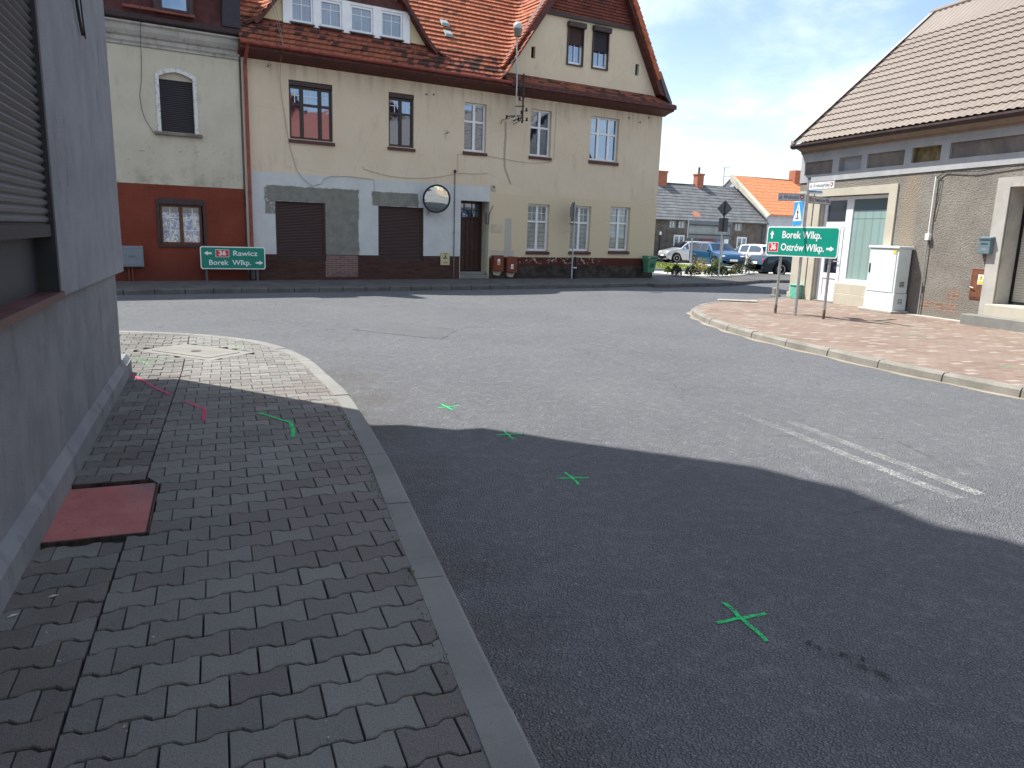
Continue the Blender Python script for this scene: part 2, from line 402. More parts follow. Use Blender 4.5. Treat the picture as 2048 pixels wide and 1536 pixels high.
MAT['panel'] = simple('grey_painted_steel', (.19, .215, .25), .5, .4, var=.06)
def shutter(name, c, p=.045):
    m = M(name, .5, .4); x, y, z = m.xyz(); f = (z/p).fr()
    k = m.mix((f-.5).ab().sm(.38, .5)*.75, c, tuple(v*.25 for v in c)); k = m.mix(m.noise(3, 5).sm(.3, .7)*.25, k, tuple(v*.7 for v in c))
    m.col(k).bump((f*3.14159)._m('SINE'), .012, 1.); return m.m
MAT['sh_brown'] = shutter('brown_roller_shutter', (.05, .024, .022)); MAT['sh_black'] = shutter('dark_roller_shutter', (.02, .017, .022), .05)
MAT['sh_beige'] = shutter('beige_roller_shutter', (.56, .52, .44), .05)
def glass(name, c, refl=.5, rough=.03):
    m = M(name, rough, .5); m.col(c)
    g = m.nt.nodes.new('ShaderNodeBsdfGlossy'); g.inputs['Roughness'].default_value = rough; g.inputs['Color'].default_value = (.62, .78, 1, 1)
    n = m.noise(1.7, 2); bp = m.nt.nodes.new('ShaderNodeBump'); m.nt.links.new(n.o, bp.inputs['Height']); bp.inputs['Distance'].default_value = .012; bp.inputs['Strength'].default_value = .35
    m.nt.links.new(bp.outputs[0], g.inputs['Normal'])
    mx = m.nt.nodes.new('ShaderNodeMixShader'); mx.inputs[0].default_value = refl
    m.nt.links.new(m.b.outputs[0], mx.inputs[1]); m.nt.links.new(g.outputs[0], mx.inputs[2])
    m.nt.links.new(mx.outputs[0], m.nt.nodes['Material Output'].inputs[0]); return m
MAT['glass'] = glass('window_glass', (.010, .015, .030), .30).m
def curtain(name, a, b, p, refl=.14, vert=False, lo=(.02, .02, .03), top=None):
    m = glass(name, (0, 0, 0), refl); x, y, z = m.xyz(); q = x if vert else z
    f = (q/p).fr(); c = m.mix((f-.5).ab().sm(.3, .5), a, b); c = m.mix(m.noise(2.5, 4).sm(.35, .7)*.4, c, lo)
    if top: c = m.mix(z.sm(2.52, 2.56), c, (.07, .10, .105)); c = m.mix(1-(z-2.33).ab().sm(.003, .012), c, (.10, .15, .15))
    m.col(c); return m.m
MAT['blind'] = curtain('slatted_blind_behind_glass', (.30, .31, .27), (.17, .18, .165), .16)
MAT['carglass'] = glass('car_glass', (.008, .010, .013), .16).m
MAT['net'] = curtain('net_curtain_behind_glass', (.17, .18, .2), (.07, .075, .09), .07, .13, True)
MAT['teal'] = curtain('vertical_blind_behind_glass', (.27, .38, .36), (.20, .31, .31), .26, .1, True, (.28, .33, .26), True)
def lace():
    m = glass('patterned_curtain_behind_glass', (0, 0, 0), .1); x, y, z = m.xyz()
    n = m.noise(9, 5, .6, None, 1.2); c = m.mix(n.sm(.45, .52), (.60, .60, .60), (.16, .19, .34))
    c = m.mix((z-1.95).sm(0, .05), c, (.05, .05, .11)); m.col(c); return m.m
MAT['lace'] = lace()
def rough_plaster():
    m = M('rough_cast_plaster', .95, .1); x, y, z = m.xyz()
    c = m.mix(m.noise(1.3, 6, .65).sm(.3, .7), (.235, .218, .192), (.315, .295, .26))
    pebb = m.noise(17, 5, .7, m.sc(1, 1, 1.9)); c = m.mix(pebb.sm(.53, .68)*.6, c, (.10, .088, .075))
    c = m.mix(pebb.lt(.42)*.35, c, (.42, .38, .33))
    c = m.mix((1-(x-3.9).ab().sm(.1, .35))*.8*z.sm(1.1, 1.7), c, (.34, .28, .215))
    c = m.mix(m.noise(5, 6, .7).sm(.66, .68)*m.rect(x, z, 5.0, 5.8, 2.35, 2.8, .1), c, (.47, .44, .36))
    lw = 1-(z+(m.noise(2, 5)-.5)*.3).sm(.55, .95)
    c = m.mix(lw*.55, c, (.25, .22, .19))
    # exposed brick at the foot
    bu = x/.27; rw = (z/.075).fl(); f1 = (bu+rw*.5).fr(); f2 = (z/.075).fr(); j = ((f1-.5).ab().sm(.44, .49)).mx((f2-.5).ab().sm(.33, .46))
    rnd = m.white(m.cmb((bu+rw*.5).fl(), rw, 0.)); bk = m.mix(rnd, (.26, .125, .08), (.36, .19, .125)); bk = m.mix(j, bk, (.36, .32, .27))
    w2 = m.noise(5, 6, .7)
    bm = (m.rect(x+(w2-.5)*.3, z+(w2-.5)*.1, 4.62, 5.55, .27, .47, .02)).mx(m.rect(x+(w2-.5)*.2, z+(w2-.5)*.25, 5.3, 5.62, .55, .78, .02))
    c = m.mix(bm*w2.sm(.40, .50)*.78, c, bk)
    h = pebb*1.+m.noise(80, 3)*.3
    m.col(c).bump(h, .075, 1.); return m.m
MAT['rcast'] = rough_plaster()
MAT['band'] = concrete('painted_render_band', (.33, .34, .35), (.41, .415, .42), .05, 60, .003, (.27, .27, .27), .4)
MAT['surround'] = concrete('smooth_beige_render', (.43, .395, .32), (.49, .455, .37), .05, 60, .002, (.36, .32, .26), .3)
MAT['dplaster'] = concrete('dark_rough_render', (.15, .13, .12), (.23, .205, .18), .2, 30, .012)
MAT['boards'] = simple('yellowed_boards', (.22, .17, .085), .7, .2, var=.3, sc_=9)
MAT['greywall'] = concrete('grey_stippled_render', (.205, .218, .238), (.255, .27, .295), .30, 110, .009, (.075, .08, .09), .45)
MAT['greyplinth'] = concrete('grey_plinth_render', (.165, .175, .188), (.22, .232, .245), .15, 110, .005, (.06, .062, .062), .5)
MAT['roofmetal'] = simple('beige_steel_tiles', (.205, .168, .138), .5, .35, var=.05, sc_=2)
MAT['dbrown'] = simple('dark_brown_fascia', (.05, .032, .03), .5, .3, var=.2)
MAT['brsoffit'] = simple('tan_soffit', (.24, .185, .145), .7, .2, var=.1)
MAT['green'] = simple('green_sign_face', (.0, .215, .145), .4, .4, var=.05, sc_=2)
MAT['green2'] = simple('bright_green_sign_face', (.0, .26, .18), .4, .4, var=.05, sc_=2)
MAT['wsign'] = simple('white_reflective', (.78, .79, .78), .4, .4, var=.03)
MAT['red'] = simple('red_sign_face', (.62, .03, .04), .4, .4, var=.05)
MAT['blue'] = simple('blue_sign_face', (.03, .27, .62), .4, .4, var=.05)
MAT['ink'] = simple('black_ink', (.012, .012, .015), .5, .3)
MAT['emblem'] = simple('dark_red_emblem', (.30, .02, .03), .5, .3)
MAT['rustbox'] = simple('rust_red_box', (.17, .045, .025), .55, .35, var=.25, sc_=9, dirt=(.09, .03, .02))
MAT['cab'] = simple('pale_grey_cabinet', (.62, .68, .68), .5, .35, var=.04, dirt=(.46, .48, .46))
MAT['bin'] = simple('green_plastic_bin', (.085, .25, .15), .45, .4, var=.15)
MAT['mint'] = simple('mint_green_box', (.12, .40, .30), .5, .4, var=.2, sc_=12)
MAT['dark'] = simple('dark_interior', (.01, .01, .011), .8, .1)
MAT['rubber'] = simple('tyre_rubber', (.02, .02, .02), .8, .2)
MAT['rim'] = simple('alloy_rim', (.55, .56, .57), .3, .5, metal=.6)
MAT['cable'] = simple('weathered_cable', (.27, .24, .20), .7, .2)
MAT['dcable'] = simple('dark_cable', (.04, .036, .034), .7, .2)
MAT['lamp_grey'] = simple('lamp_housing', (.5, .5, .48), .5, .4)
MAT['amber'] = simple('smoky_lamp_bowl', (.13, .12, .09), .25, .5)
MAT['wooddoor'] = simple('dark_wood_door', (.045, .02, .016), .5, .35, var=.5, sc_=16)
def paint(name, c, lo, hi, sc1=60, fade=None):
    m = M(name, .7, .3); fd = (1-m.xyz()[1].sm(*fade)) if fade else 1.0; n = m.noise(sc1, 4, .7); b = m.noise(6, 4, .6)
    m.col(m.mix(b.sm(.3, .7), c, tuple(v*.8 for v in c))).alpha((n*.7+b*.3).sm(lo, hi)*fd); return m.m
MAT['spray_g'] = paint('green_spray_paint', (.02, .66, .18), .31, .56)
MAT['spray_gl'] = paint('faded_green_spray_paint', (.16, .60, .26), .47, .60)
MAT['spray_p'] = paint('pink_spray_paint', (.75, .06, .17), .33, .58)
MAT['line'] = paint('worn_white_road_paint', (.42, .42, .41), .45, .62, 90, (5.4, 8.2))
MAT['line2'] = paint('ghost_of_road_paint', (.30, .30, .30), .57, .72, 60)
MAT['tar'] = paint('tar_crack', (.03, .03, .03), .47, .56, 40)
# ------------------------------------------------------------------ ground, road, footways
g = M('far_ground', .95, .1); g.col(g.mix(g.noise(.2, 5).sm(.3, .7), (.07, .09, .035), (.13, .12, .07)))
struct(MB().box(-900, 900, -900, 900, -.6, -.05), 'ground', g.m)
struct(MB().slab([(-70, -60), (70, -60), (70, 110), (-70, 110)], -.04, 0), 'road', MAT['asphalt'])

def spline(pts, step=.12):
    out = []; n = len(pts)
    for i in range(n-1):
        p0, p1, p2, p3 = [Vector(pts[max(0, min(n-1, k))]) for k in (i-1, i, i+1, i+2)]
        k = max(1, int((p2-p1).length/step))
        for j in range(k):
            t = j/k
            out.append(.5*((2*p1)+(p2-p0)*t+(2*p0-5*p1+4*p2-p3)*t*t+(3*p1-p0-3*p2+p3)*t**3))
    out.append(Vector(pts[-1])); return out
def offs(path, d):
    o = []
    for i, p in enumerate(path):
        t = (path[min(i+1, len(path)-1)]-path[max(i-1, 0)]).normalized(); o.append(Vector((p.x-t.y*d, p.y+t.x*d)))
    return o
def kerb(name, path, width, z0, z1, stone, mats, seed=1, lay=0., bev=.02, gapw=.008):
    """path = road-side edge; the stone extends to the left of travel"""
    rnd = random.Random(seed); mb = MB(); acc = [0]
    for i in range(1, len(path)): acc.append(acc[-1]+(path[i]-path[i-1]).length)
    def at(s):
        s = min(max(s, 0), acc[-1]-1e-6)
        k = next(i for i in range(1, len(acc)) if acc[i] >= s); f = (s-acc[k-1])/max(1e-9, acc[k]-acc[k-1])
        t = (path[min(k+1, len(path)-1)]-path[max(k-2, 0)]).normalized(); return path[k-1].lerp(path[k], f), t
    s = 0
    while s < acc[-1]-.05:
        e = min(acc[-1], s+stone*rnd.uniform(.97, 1.03)); n = max(2, int((e-s)/.2)+1); vs = []; dz = rnd.uniform(-.004, .004); dj = rnd.uniform(-.004, .004)
        prof = [(0, z0), (lay, z1-bev+dz), (lay+bev, z1+dz), (width-.008, z1+dz), (width, z1-.01+dz), (width, z0)]
        for k in range(n):
            p, t = at(s+gapw/2+(e-s-gapw)*k/(n-1)); nr = Vector((-t.y, t.x))
            for (q, z) in prof: vs.append((p.x+nr.x*(q+dj), p.y+nr.y*(q+dj), z))
        m_ = len(prof); fs = []
        for k in range(n-1):
            for j in range(m_-1): fs.append((k*m_+j, k*m_+j+1, k*m_+m_+j+1, k*m_+m_+j))
        fs += [tuple(range(m_-1, -1, -1)), tuple(range((n-1)*m_, n*m_))]
        mb.add(vs, fs); s = e
    return struct(mb, name, mats)

# left footway: kerb path from behind the camera round the corner
LK = spline([(4.2, -11), (2.2, -4.6), (.13, 1.99), (-.52, 4.05), (-.80, 4.94), (-1.15, 5.97), (-1.55, 7.07), (-1.95, 7.95), (-2.40, 8.90), (-2.90, 9.68), (-3.45, 10.28), (-4.20, 10.74), (-5.1, 10.93), (-6.2, 10.85), (-8.2, 9.9), (-16, 5.0)])
kerb('kerb', LK, .16, -.03, .122, 1.0, MAT['kerb'], 3)
inner = offs(LK, .154)
# sand bed under the pavers
bed = [(p.x, p.y) for p in inner]+[FL.p(-9, -5)[:2], FL.p(-.2, -3)[:2], FL.p(-.2, -.3)[:2], FL.p(20, -.3)[:2]]
struct(MB().slab(bed, -.03, .088), 'footway_bed', MAT['joint'])

def nearest_in(p):      # signed side test against the kerb centre line (inner); returns clamped point
    best = None
    for i in range(len(inner)-1):
        a, b = inner[i], inner[i+1]; ab = b-a; t = max(0, min(1, (p-a).dot(ab)/ab.length_squared)); q = a+ab*t
        d = (p-q).length
        if best is None or d < best[0]: best = (d, q, ab.x*(p.y-a.y)-ab.y*(p.x-a.x))
    return best
HOLE = (3.88, 4.80, -.2, .54)       # cellar hatch in wall coordinates
MHc, MHa = (-1.25, .66), math.atan2(.36+.39, -1.02+1.82)   # manhole slab, centre and heading in wall coordinates
MHhx, MHhy = .62, .37
def in_mh(x, y, e=0):
    dx, dy = x-MHc[0], y-MHc[1]; a = MHa; u = dx*math.cos(a)+dy*math.sin(a); v = -dx*math.sin(a)+dy*math.cos(a)
    return abs(u) < MHhx+e and abs(v) < MHhy+e, u, v
pm = MB(); tint = []; redv = []
rnd = random.Random(11)
L_, Wd, G_, A_ = .2, .1635, .0032, .0115
def wv(x): 
    x = (x+.1) % .2-.1; ax = abs(x)
    return -A_ if ax < .036 else (A_ if ax > .064 else -A_+2*A_*(ax-.036)/.028)
for r in range(-24, 62):
    x0 = r*Wd
    for strip in (0, 1):
        for c in range(-28 if strip == 0 else 0, 3 if strip == 0 else 16):
            yj = .50-.022*(x0-2) if x0 > 0 else .544
            if strip == 0: yc = yj-.5*L_-c*L_*-1-(0 if r % 2 else .1)-.004; yc = yj-.004-.1+(c-2)*L_+(0 if r % 2 else .1)
            else: yc = yj+.1+c*L_-(.1 if r % 2 else 0)
            xc = x0+(.05 if strip == 0 else 0)
            if xc > -.25 and yc < -.12: continue
            if strip == 0 and yc-.1 >= yj: continue
            if strip == 1 and yc+.1 <= yj: continue
            pw = Vector(FL.p(xc, yc)[:2])
            if pw.y > 11.2 or pw.y < -1 or pw.x < -8: continue
            b = nearest_in(pw)
            if b[2] < 0 and b[0] > .09: continue
            if HOLE[0] < xc < HOLE[1] and yc < HOLE[3]: continue
            if in_mh(xc, yc)[0]: continue
            gx, gy = G_*.6+rnd.uniform(-.0006, .0018), G_+rnd.uniform(-.0008, .0016)
            xs = [-.1+gx, -.064, -.036, .036, .064, .1-gx]
            ph = 0
            top = [(t, Wd/2+wv(t+ph)-gy-.0022) for t in xs]; bot = [(t, -Wd/2+-wv(t+ph)+gy+.0022) for t in xs[::-1]]
            ring = top+bot
            dz = rnd.uniform(-.002, .002); tl = (rnd.uniform(-.012, .012), rnd.uniform(-.010, .010)); rot = rnd.uniform(-.006, .006)
            sag = -.006*math.exp(-((yc-.45)/.12)**2)
            vs = []
            for (ins, z) in ((0, .08), (0, .1150), (.0042, .1195)):
                for (t, h) in ring:
                    k = 1-ins*.6/.1
                    ty, tx = t*k, (h-math.copysign(ins, h))
                    ty, tx = ty+tx*rot, tx-ty*rot
                    X, Y = xc+tx, yc+ty
                    if strip == 0: Y = min(Y, yj-.006)
                    else: Y = max(Y, yj+.006)
                    if X > -.2: Y = max(Y, -.02)
                    if HOLE[0] < X < HOLE[1] and Y < HOLE[3]+.004:
                        cand = [(abs(X-HOLE[0]+.006), (HOLE[0]-.006, Y)), (abs(X-HOLE[1]-.006), (HOLE[1]+.006, Y)), (abs(Y-HOLE[3]-.006), (X, HOLE[3]+.006))]; X, Y = min(cand)[1]
                    im, u, v = in_mh(X, Y)
                    if im:
                        if MHhx-abs(u) < MHhy-abs(v): u = math.copysign(MHhx+.004, u)
                        else: v = math.copysign(MHhy+.004, v)
                        X = MHc[0]+u*math.cos(MHa)-v*math.sin(MHa); Y = MHc[1]+u*math.sin(MHa)+v*math.cos(MHa)
                    P_ = Vector(FL.p(X, Y)[:2]); bb = nearest_in(P_) if b[0] < .2 else (1, 0, 1)
                    if bb[2] < 0: P_ = bb[1]
                    vs.append((P_.x, P_.y, z+(dz+tl[0]*ty+tl[1]*tx+sag if z > .1 else 0)))
            n = 12; o = len(pm.v)
            fs = [tuple(range(24, 36))[::-1]]
            for q in (0, 12):
                for i in range(n): j = (i+1) % n; fs.append((q+j, q+i, q+12+i, q+12+j))
            pm.add(vs, fs)
            rd = 0
            if strip == 0: rd = 1 if rnd.random() < .45 else 0
            elif yc > yj+.9+.35*math.sin(r*.37): rd = .8 if rnd.random() < .8 else .2
            elif rnd.random() < .25: rd = .6
            if x0 < .2: rd *= .25
            tn = rnd.random(); tint += [tn]*len(fs); redv += [rd]*len(fs)
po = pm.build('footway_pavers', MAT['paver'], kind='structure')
for nm, vals in (('tint', tint), ('red', redv)):
    a = po.data.attributes.new(nm, 'FLOAT', 'FACE'); a.data.foreach_set('value', vals)

# right footway
RKf = [(13.5, -9), (11.1, -3), (9.3, .4), (7.7, 3.6), (6.75, 6.2), (6.05, 8.2), (5.48, 9.45), (5.10, 10.35), (4.80, 11.3), (4.46, 12.3), (4.12, 13.7), (3.97, 15.1), (3.98, 16.5), (4.20, 17.7), (4.75, 18.95), (5.7, 20.0), (7.2, 21.3), (9.2, 23.0), (13, 25.6), (22, 31)]
RK = spline([(x, y) for x, y in RKf][::-1])     # travel so that the footway lies left
kerb('kerb_of_brick_footway', RK, .15, -.03, .12, 1.0, MAT['old_kerb'], 5, .015, .03, .02)
rin = offs(RK, .14)
struct(MB().slab([(p.x, p.y) for p in rin]+[(40, -9), (40, 31)], -.03, .115), 'brick_footway', MAT['red_pave'])
# sand washed against the kerb foot
so_ = offs(RK, -.09); k0, k1 = 45, len(RK)-60
struct(MB().slab([(p.x, p.y) for p in RK[k0:k1]]+[(p.x+.04*math.sin(i*.7), p.y) for i, p in list(enumerate(so_))[k0:k1]][::-1], -.01, .004), 'gutter_sand', MAT['sand'])
# light strip along the foot of the right house
struct(MB().slab([FR.p(3.0, -.16)[:2], FR.p(14, -.30)[:2], FR.p(14, .1)[:2], FR.p(3.0, .1)[:2]], .0, .128), 'concrete_strip', MAT['conc'])

# facade footway with its corner
fk = [FF.p(-40, -3.05)[:2], FF.p(-4, -3.05)[:2], FF.p(4, -3.05)[:2], FF.p(10, -3.0)[:2], FF.p(13, -2.75)[:2], (4.77, 26.15), (6.0, 26.85), (7.55, 27.95), (8.7, 29.1), (9.7, 30.5), (10.8, 31.5), (12.4, 31.9), (16, 33), (30, 38)]
FK = spline(fk, .3)
kerb('kerb_of_facade_footway', FK, .14, -.03, .13, .66, MAT['fkerb'], 9, .01, .025, .018)
fin = offs(FK, .12)
struct(MB().slab([(p.x, p.y) for p in fin]+[(30, 42), (16, 36.9), (11.9, 38.0), (9.5, 36.6), (7.0, 35.8), (2, 34.6), (-8, 28), (-50, 4)], -.03, .12), 'facade_footway', MAT['slabs'])
# planting bed, lawn and car park beyond
bedp = [(3.5, 31.8), (5.4, 32.0), (7.0, 32.0), (7.9, 31.9), (8.9, 32.6), (10.2, 34.2), (11.6, 37.0), (11.3, 37.6), (9.5, 36.1), (7, 35.2), (3, 34.4)]
struct(MB().slab(bedp, .05, .165), 'gravel_bed', MAT['gravel'])
gm = M('lawn', .95, .1); gm.col(gm.mix(gm.noise(1.2, 6, .7).sm(.35, .65), (.12, .17, .035), (.24, .24, .08))).bump(gm.noise(30, 4), .05, 1)
struct(MB().slab([(-6, 40), (7.2, 40.4), (11.2, 40.9), (12.0, 42.4), (10.8, 47.2), (9.2, 49.6), (-4, 46)], -.03, .14), 'lawn', gm.m)
struct(MB().slab([(-6, 39.8), (7.3, 40.2), (11.4, 40.7), (12.25, 42.4), (11.0, 47.4), (9.3, 49.9), (-4, 46.4)], -.03, .10), 'lawn_kerb', MAT['conc'])
struct(MB().slab([(9.6, 50.6), (11.3, 47.6), (12.8, 42.2), (12.0, 39.6), (16, 37.6), (60, 52), (60, 75), (20, 66)], -.02, .012), 'car_park', MAT['conc'])
struct(MB().slab([(-4, 46.8), (9.2, 50.3), (8, 56), (-10, 50)], -.02, .02), 'verge_path', MAT['sand'])
# repair patch
struct(MB().slab([(-2.75, 12.75), (-2.3, 13.95), (-.98, 13.2), (-1.15, 11.9)], -.01, .004), 'asphalt_patch', MAT['patch'])

# ------------------------------------------------------------------ painted marks
def ribbon(segs, z, ww):
    mb = MB(); h = 0
    for s in segs:
        P = [Vector(p) for p in s]; vs = []
        for i, p in enumerate(P):
            t = (P[min(i+1, len(P)-1)]-P[max(i-1, 0)]).normalized(); n = Vector((-t.y, t.x))*ww*.5
            vs += [(p.x+n.x, p.y+n.y, z+h), (p.x-n.x, p.y-n.y, z+h)]
        mb.add(vs, [(2*i, 2*i+1, 2*i+3, 2*i+2) for i in range(len(P)-1)]); h += .001
    return mb
def jit(a, b, n=8, s=.006):
    a, b = Vector(a), Vector(b); return [a.lerp(b, i/n)+Vector((random.uniform(-s, s), random.uniform(-s, s))) for i in range(n+1)]
def mark(segs, z, ww, mat, label, group=None):
    o = ribbon([jit(*s) for s in segs], z, ww).build('spray_mark', mat, label=label, category='paint mark', group=group); return o
gr = 'green survey crosses sprayed on the road'
mark([((.96, 3.12), (1.21, 3.21)), ((1.04, 3.31), (1.14, 2.97))], .004, .022, MAT['spray_g'], 'largest green spray cross on shaded asphalt, nearest the viewer', gr)
mark([((.34, 5.09), (.57, 5.13)), ((.41, 5.23), (.49, 4.96))], .004, .022, MAT['spray_g'], 'green spray cross fully in the road shade, second nearest the viewer', gr)
mark([((-.13, 6.20), (.11, 6.28)), ((-.06, 6.34), (.03, 6.08))], .004, .020, MAT['spray_g'], 'green spray cross at the very edge of the road shadow', gr)
mark([((-.72, 7.15), (-.51, 7.27)), ((-.70, 7.32), (-.57, 7.08))], .004, .020, MAT['spray_g'], 'green spray cross on sunlit asphalt near the kerb bend', gr)
mark([((-2.16, 6.26), (-1.81, 5.96)), ((-1.81, 5.98), (-1.66, 5.54))], .1245, .03, MAT['spray_g'], 'green bent spray line on the shaded footway pavers')
mark([((-4.05, 7.77), (-3.20, 6.84)), ((-2.96, 6.60), (-2.65, 6.31)), ((-2.65, 6.31), (-2.51, 5.92))], .1245, .028, MAT['spray_p'], 'pink spray line running out from the grey wall over the pavers')
mark([((-4.72, 8.78), (-3.97, 8.61)), ((-4.45, 8.72), (-4.05, 8.23)), ((-4.5, 8.45), (-4.1, 8.55))], .1245, .025, MAT['spray_gl'], 'faded green scribble on sunlit pavers by the grey wall corner')
mark([((-3.78, 9.62), (-3.52, 9.84)), ((-3.80, 9.88), (-3.48, 9.60))], .1245, .024, MAT['spray_gl'], 'small green spray cross beside the manhole slab')
mark([((6.95, 13.85), (7.55, 13.60)), ((7.0, 13.35), (7.55, 13.9)), ((7.1, 13.1), (7.7, 13.35))], .119, .03, MAT['spray_gl'], 'faded green spray cross on brick footway near the cabinet')
mark([((6.58, 10.02), (6.98, 10.12)), ((6.68, 10.2), (6.88, 9.92))], .119, .026, MAT['spray_gl'], 'pale green spray cross on brick footway at the right picture edge')
cl1 = [(-.55, 14.9), (.2, 13.4), (.95, 11.7), (1.55, 9.7), (2.1, 7.9), (2.51, 6.70), (2.87, 5.57), (3.10, 4.92)]
cl2 = [(1.0, 12.2), (1.75, 9.9), (2.37, 7.9), (2.75, 6.83), (3.08, 5.75), (3.31, 5.02)]
A = spline(cl1); B = spline(cl2)
nA = len(A)
struct(ribbon([A[int(nA*.66):]], .004, .11), 'road_marking', MAT['line'])
struct(ribbon([A[int(nA*.35):int(nA*.67)]], .003, .11), 'faded_road_marking', MAT['line2'])
nB = len(B); struct(ribbon([B[int(nB*.72):]], .004, .11), 'second_road_marking', MAT['line'])
struct(ribbon([B[int(nB*.40):int(nB*.73)]], .003, .11), 'faded_second_marking', MAT['line2'])
tm = ribbon([spline([(.2, 13.2), (1.0, 11.2), (1.75, 9.2), (2.15, 7.9), (2.4, 7.1)])], .0055, .13)
struct(tm, 'worn_asphalt_seam', paint('ravelled_seam', (.05, .05, .05), .56, .66, 28))
struct(ribbon([jit((-1.35, 13.2), (.05, 13.9), 10, .03), jit((-1.5, 12.0), (-1.05, 12.2), 6, .03), jit((1.30, 2.97), (1.43, 2.86), 6, .01), jit((1.34, 2.88), (1.50, 2.85), 6, .01), jit((1.42, 2.86), (1.54, 2.70), 6, .01), jit((-3.2, 12.6), (-2.6, 12.75), 6, .02), jit((6.5, 19.2), (6.8, 19.1), 4, .02)], .006, .03), 'road_cracks', MAT['tar'])
tire = M('worn_pale_streaks', .8, .25); tn = tire.noise(3, 6, .7); tire.col((.22, .22, .215)).alpha(tn.sm(.5, .75)*.55)
struct(ribbon([spline([(-14, 12.2), (-6, 15.8), (0, 19.4), (5, 22.5)]), spline([(-14, 14.6), (-6, 18.0), (1, 22.0)]), spline([(1.8, 12), (.6, 15), (-2.5, 17.5), (-8, 16.5)])], .002, .9), 'tyre_worn_lanes', tire.m)
# debris: pebbles and bits on the left footway and the brick footway
db = MB()
for i in range(60):
    x, y = random.uniform(.3, 7.5), random.uniform(.1, 2.4); p = FL.p(x, y); s = random.uniform(.002, .006)
    q = nearest_in(Vector(p[:2]))
    if q[2] < 0: continue
    db.lathe([(0.0005, -s*.2), (s, .1*s), (s*.7, s*.6), (.0005, s*.8)], (p[0], p[1], .121), 6)
for i in range(70):
    x, y = random.uniform(-1.2, 3.5), random.uniform(2.2, 9); s = random.uniform(.002, .006)
    if x+.315*y-.78 < .02: continue
    db.lathe([(0.0005, -s*.2), (s, .1*s), (s*.7, s*.6), (.0005, s*.8)], (x, y, .001), 6)
for (x, y, a, l) in ((-1.93, 2.95, .6, .045), (-1.78, 2.66, 2.2, .018), (-1.99, 2.78, .9, .05), (-1.62, 2.47, 0, .02), (-1.2, 2.12, 1.2, .016), (-.62, 2.75, .4, .014), (-1.1, 3.4, 2, .012), (-.35, 4.9, 1, .014)):
    ca, sa = math.cos(a)*l/2, math.sin(a)*l/2
    db.add([(x-ca, y-sa, .1225), (x+sa*.3, y-ca*.3, .124), (x+ca, y+sa, .1235), (x-sa*.3, y+ca*.3, .1265)], [(0, 1, 2, 3)])
db.build('grit', simple('pale_grit', (.42, .41, .38)), kind='stuff', label='pale grit and crumbs scattered over footway and road', category='grit')
# weeds in the kerb joint
lf = simple('weed_green', (.10, .17, .03), .8, .2, var=.3); wb = MB()
for i in range(260):
    s_ = random.choice([(60, 72), (40, 52), (72, 80)]); k = random.uniform(8.2, 9.0) if random.random() < .6 else random.uniform(5.0, 8.5)
    j = min(range(len(inner)), key=lambda q: abs(inner[q].y-(k-2.6)) + (0 if inner[q].y < 8 else 9)); p = offs(LK[max(0, j-1):j+2], .168)[1 if j else 0]
    x, y = p.x+random.gauss(0, .012), p.y+random.gauss(0, .05); a = random.uniform(0, 6.3); h = random.uniform(.006, .022)
    wb.add([(x-.004*math.cos(a), y-.004*math.sin(a), .117), (x+.004*math.cos(a), y+.004*math.sin(a), .117), (x+.012*math.sin(a), y+.012*math.cos(a), .12+h)], [(0, 1, 2)])
wb.build('weeds', lf, kind='stuff', label='tiny green weeds along the inner kerb joint', category='weeds')
# thin grass blades over the far lawn
lb = MB()
for i in range(5200):
    x, y = random.uniform(1.5, 12), random.uniform(40.6, 49.4)
    if x > 11.2-(y-42)*.28 or (y > 46.5 and x < 3): continue
    a = random.uniform(0, 6.3); h = random.uniform(.04, .11)
    lb.add([(x-.02*math.cos(a), y-.02*math.sin(a), .13), (x+.02*math.cos(a), y+.02*math.sin(a), .13), (x+.03*math.sin(a), y+.03*math.cos(a), .13+h)], [(0, 1, 2)])
lb.build('grass', simple('grass_blades', (.16, .22, .05), .9, .1, var=.4, sc_=1.5), kind='stuff', label='rough mown grass strip before the far parked cars', category='grass')

# ------------------------------------------------------------------ cellar hatch and manhole
h = fthing(FL, 4.34, .27, .0, 'cellar_hatch', 'rusty red steel cellar hatch sunk in pavers against the grey wall', 'hatch')
hm = M('worn_red_plate', .55, .4); hn = hm.noise(5, 6, .65); x, y, z = hm.xyz()
hc = hm.mix(hn.sm(.35, .7), (.31, .085, .075), (.38, .125, .11)); hc = hm.mix((x*-1).sm(-.1, .5)*y.sm(.0, .22)*hm.noise(4, 5).sm(.3, .6)*.8, hc, (.12, .10, .105)); hc = hm.mix(hm.noise(40, 4).gt(.66)*.7, hc, (.06, .03, .02))
hm.col(hc).bump(hn, .004, .5)
MB().bbox(-.395, .435, -.245, .255, .098, .108, .003).build('plate', hm.m, h)
mb = MB().box(-.462, .462, .262, .272, .05, .117).box(.44, .455, -.30, .27, .05, .113).box(-.475, -.462, -.30, .272, .03, .112)
mb.build('steel_frame', MAT['rustm'], h)
MB().box(-.46, .455, -.25, .27, .04, .066).build('pit', MAT['dark'], h)
MAT['mhole'] = concrete('manhole_concrete', (.175, .173, .155), (.225, .22, .198), .3)
t = fthing(FL, MHc[0], MHc[1], .0, 'manhole', 'pale rectangular concrete slab with round iron lid in sunlit pavers', 'manhole')
t.rotation_euler.z = FL.a+MHa
def rrect(hx, hy, r, n=5):
    o = []
    for cx, cy, a0 in ((hx-r, hy-r, 0), (-hx+r, hy-r, 90), (-hx+r, -hy+r, 180), (hx-r, -hy+r, 270)):
        o += [(cx+r*math.cos(R(a0+90*k/n)), cy+r*math.sin(R(a0+90*k/n))) for k in range(n+1)]
    return o
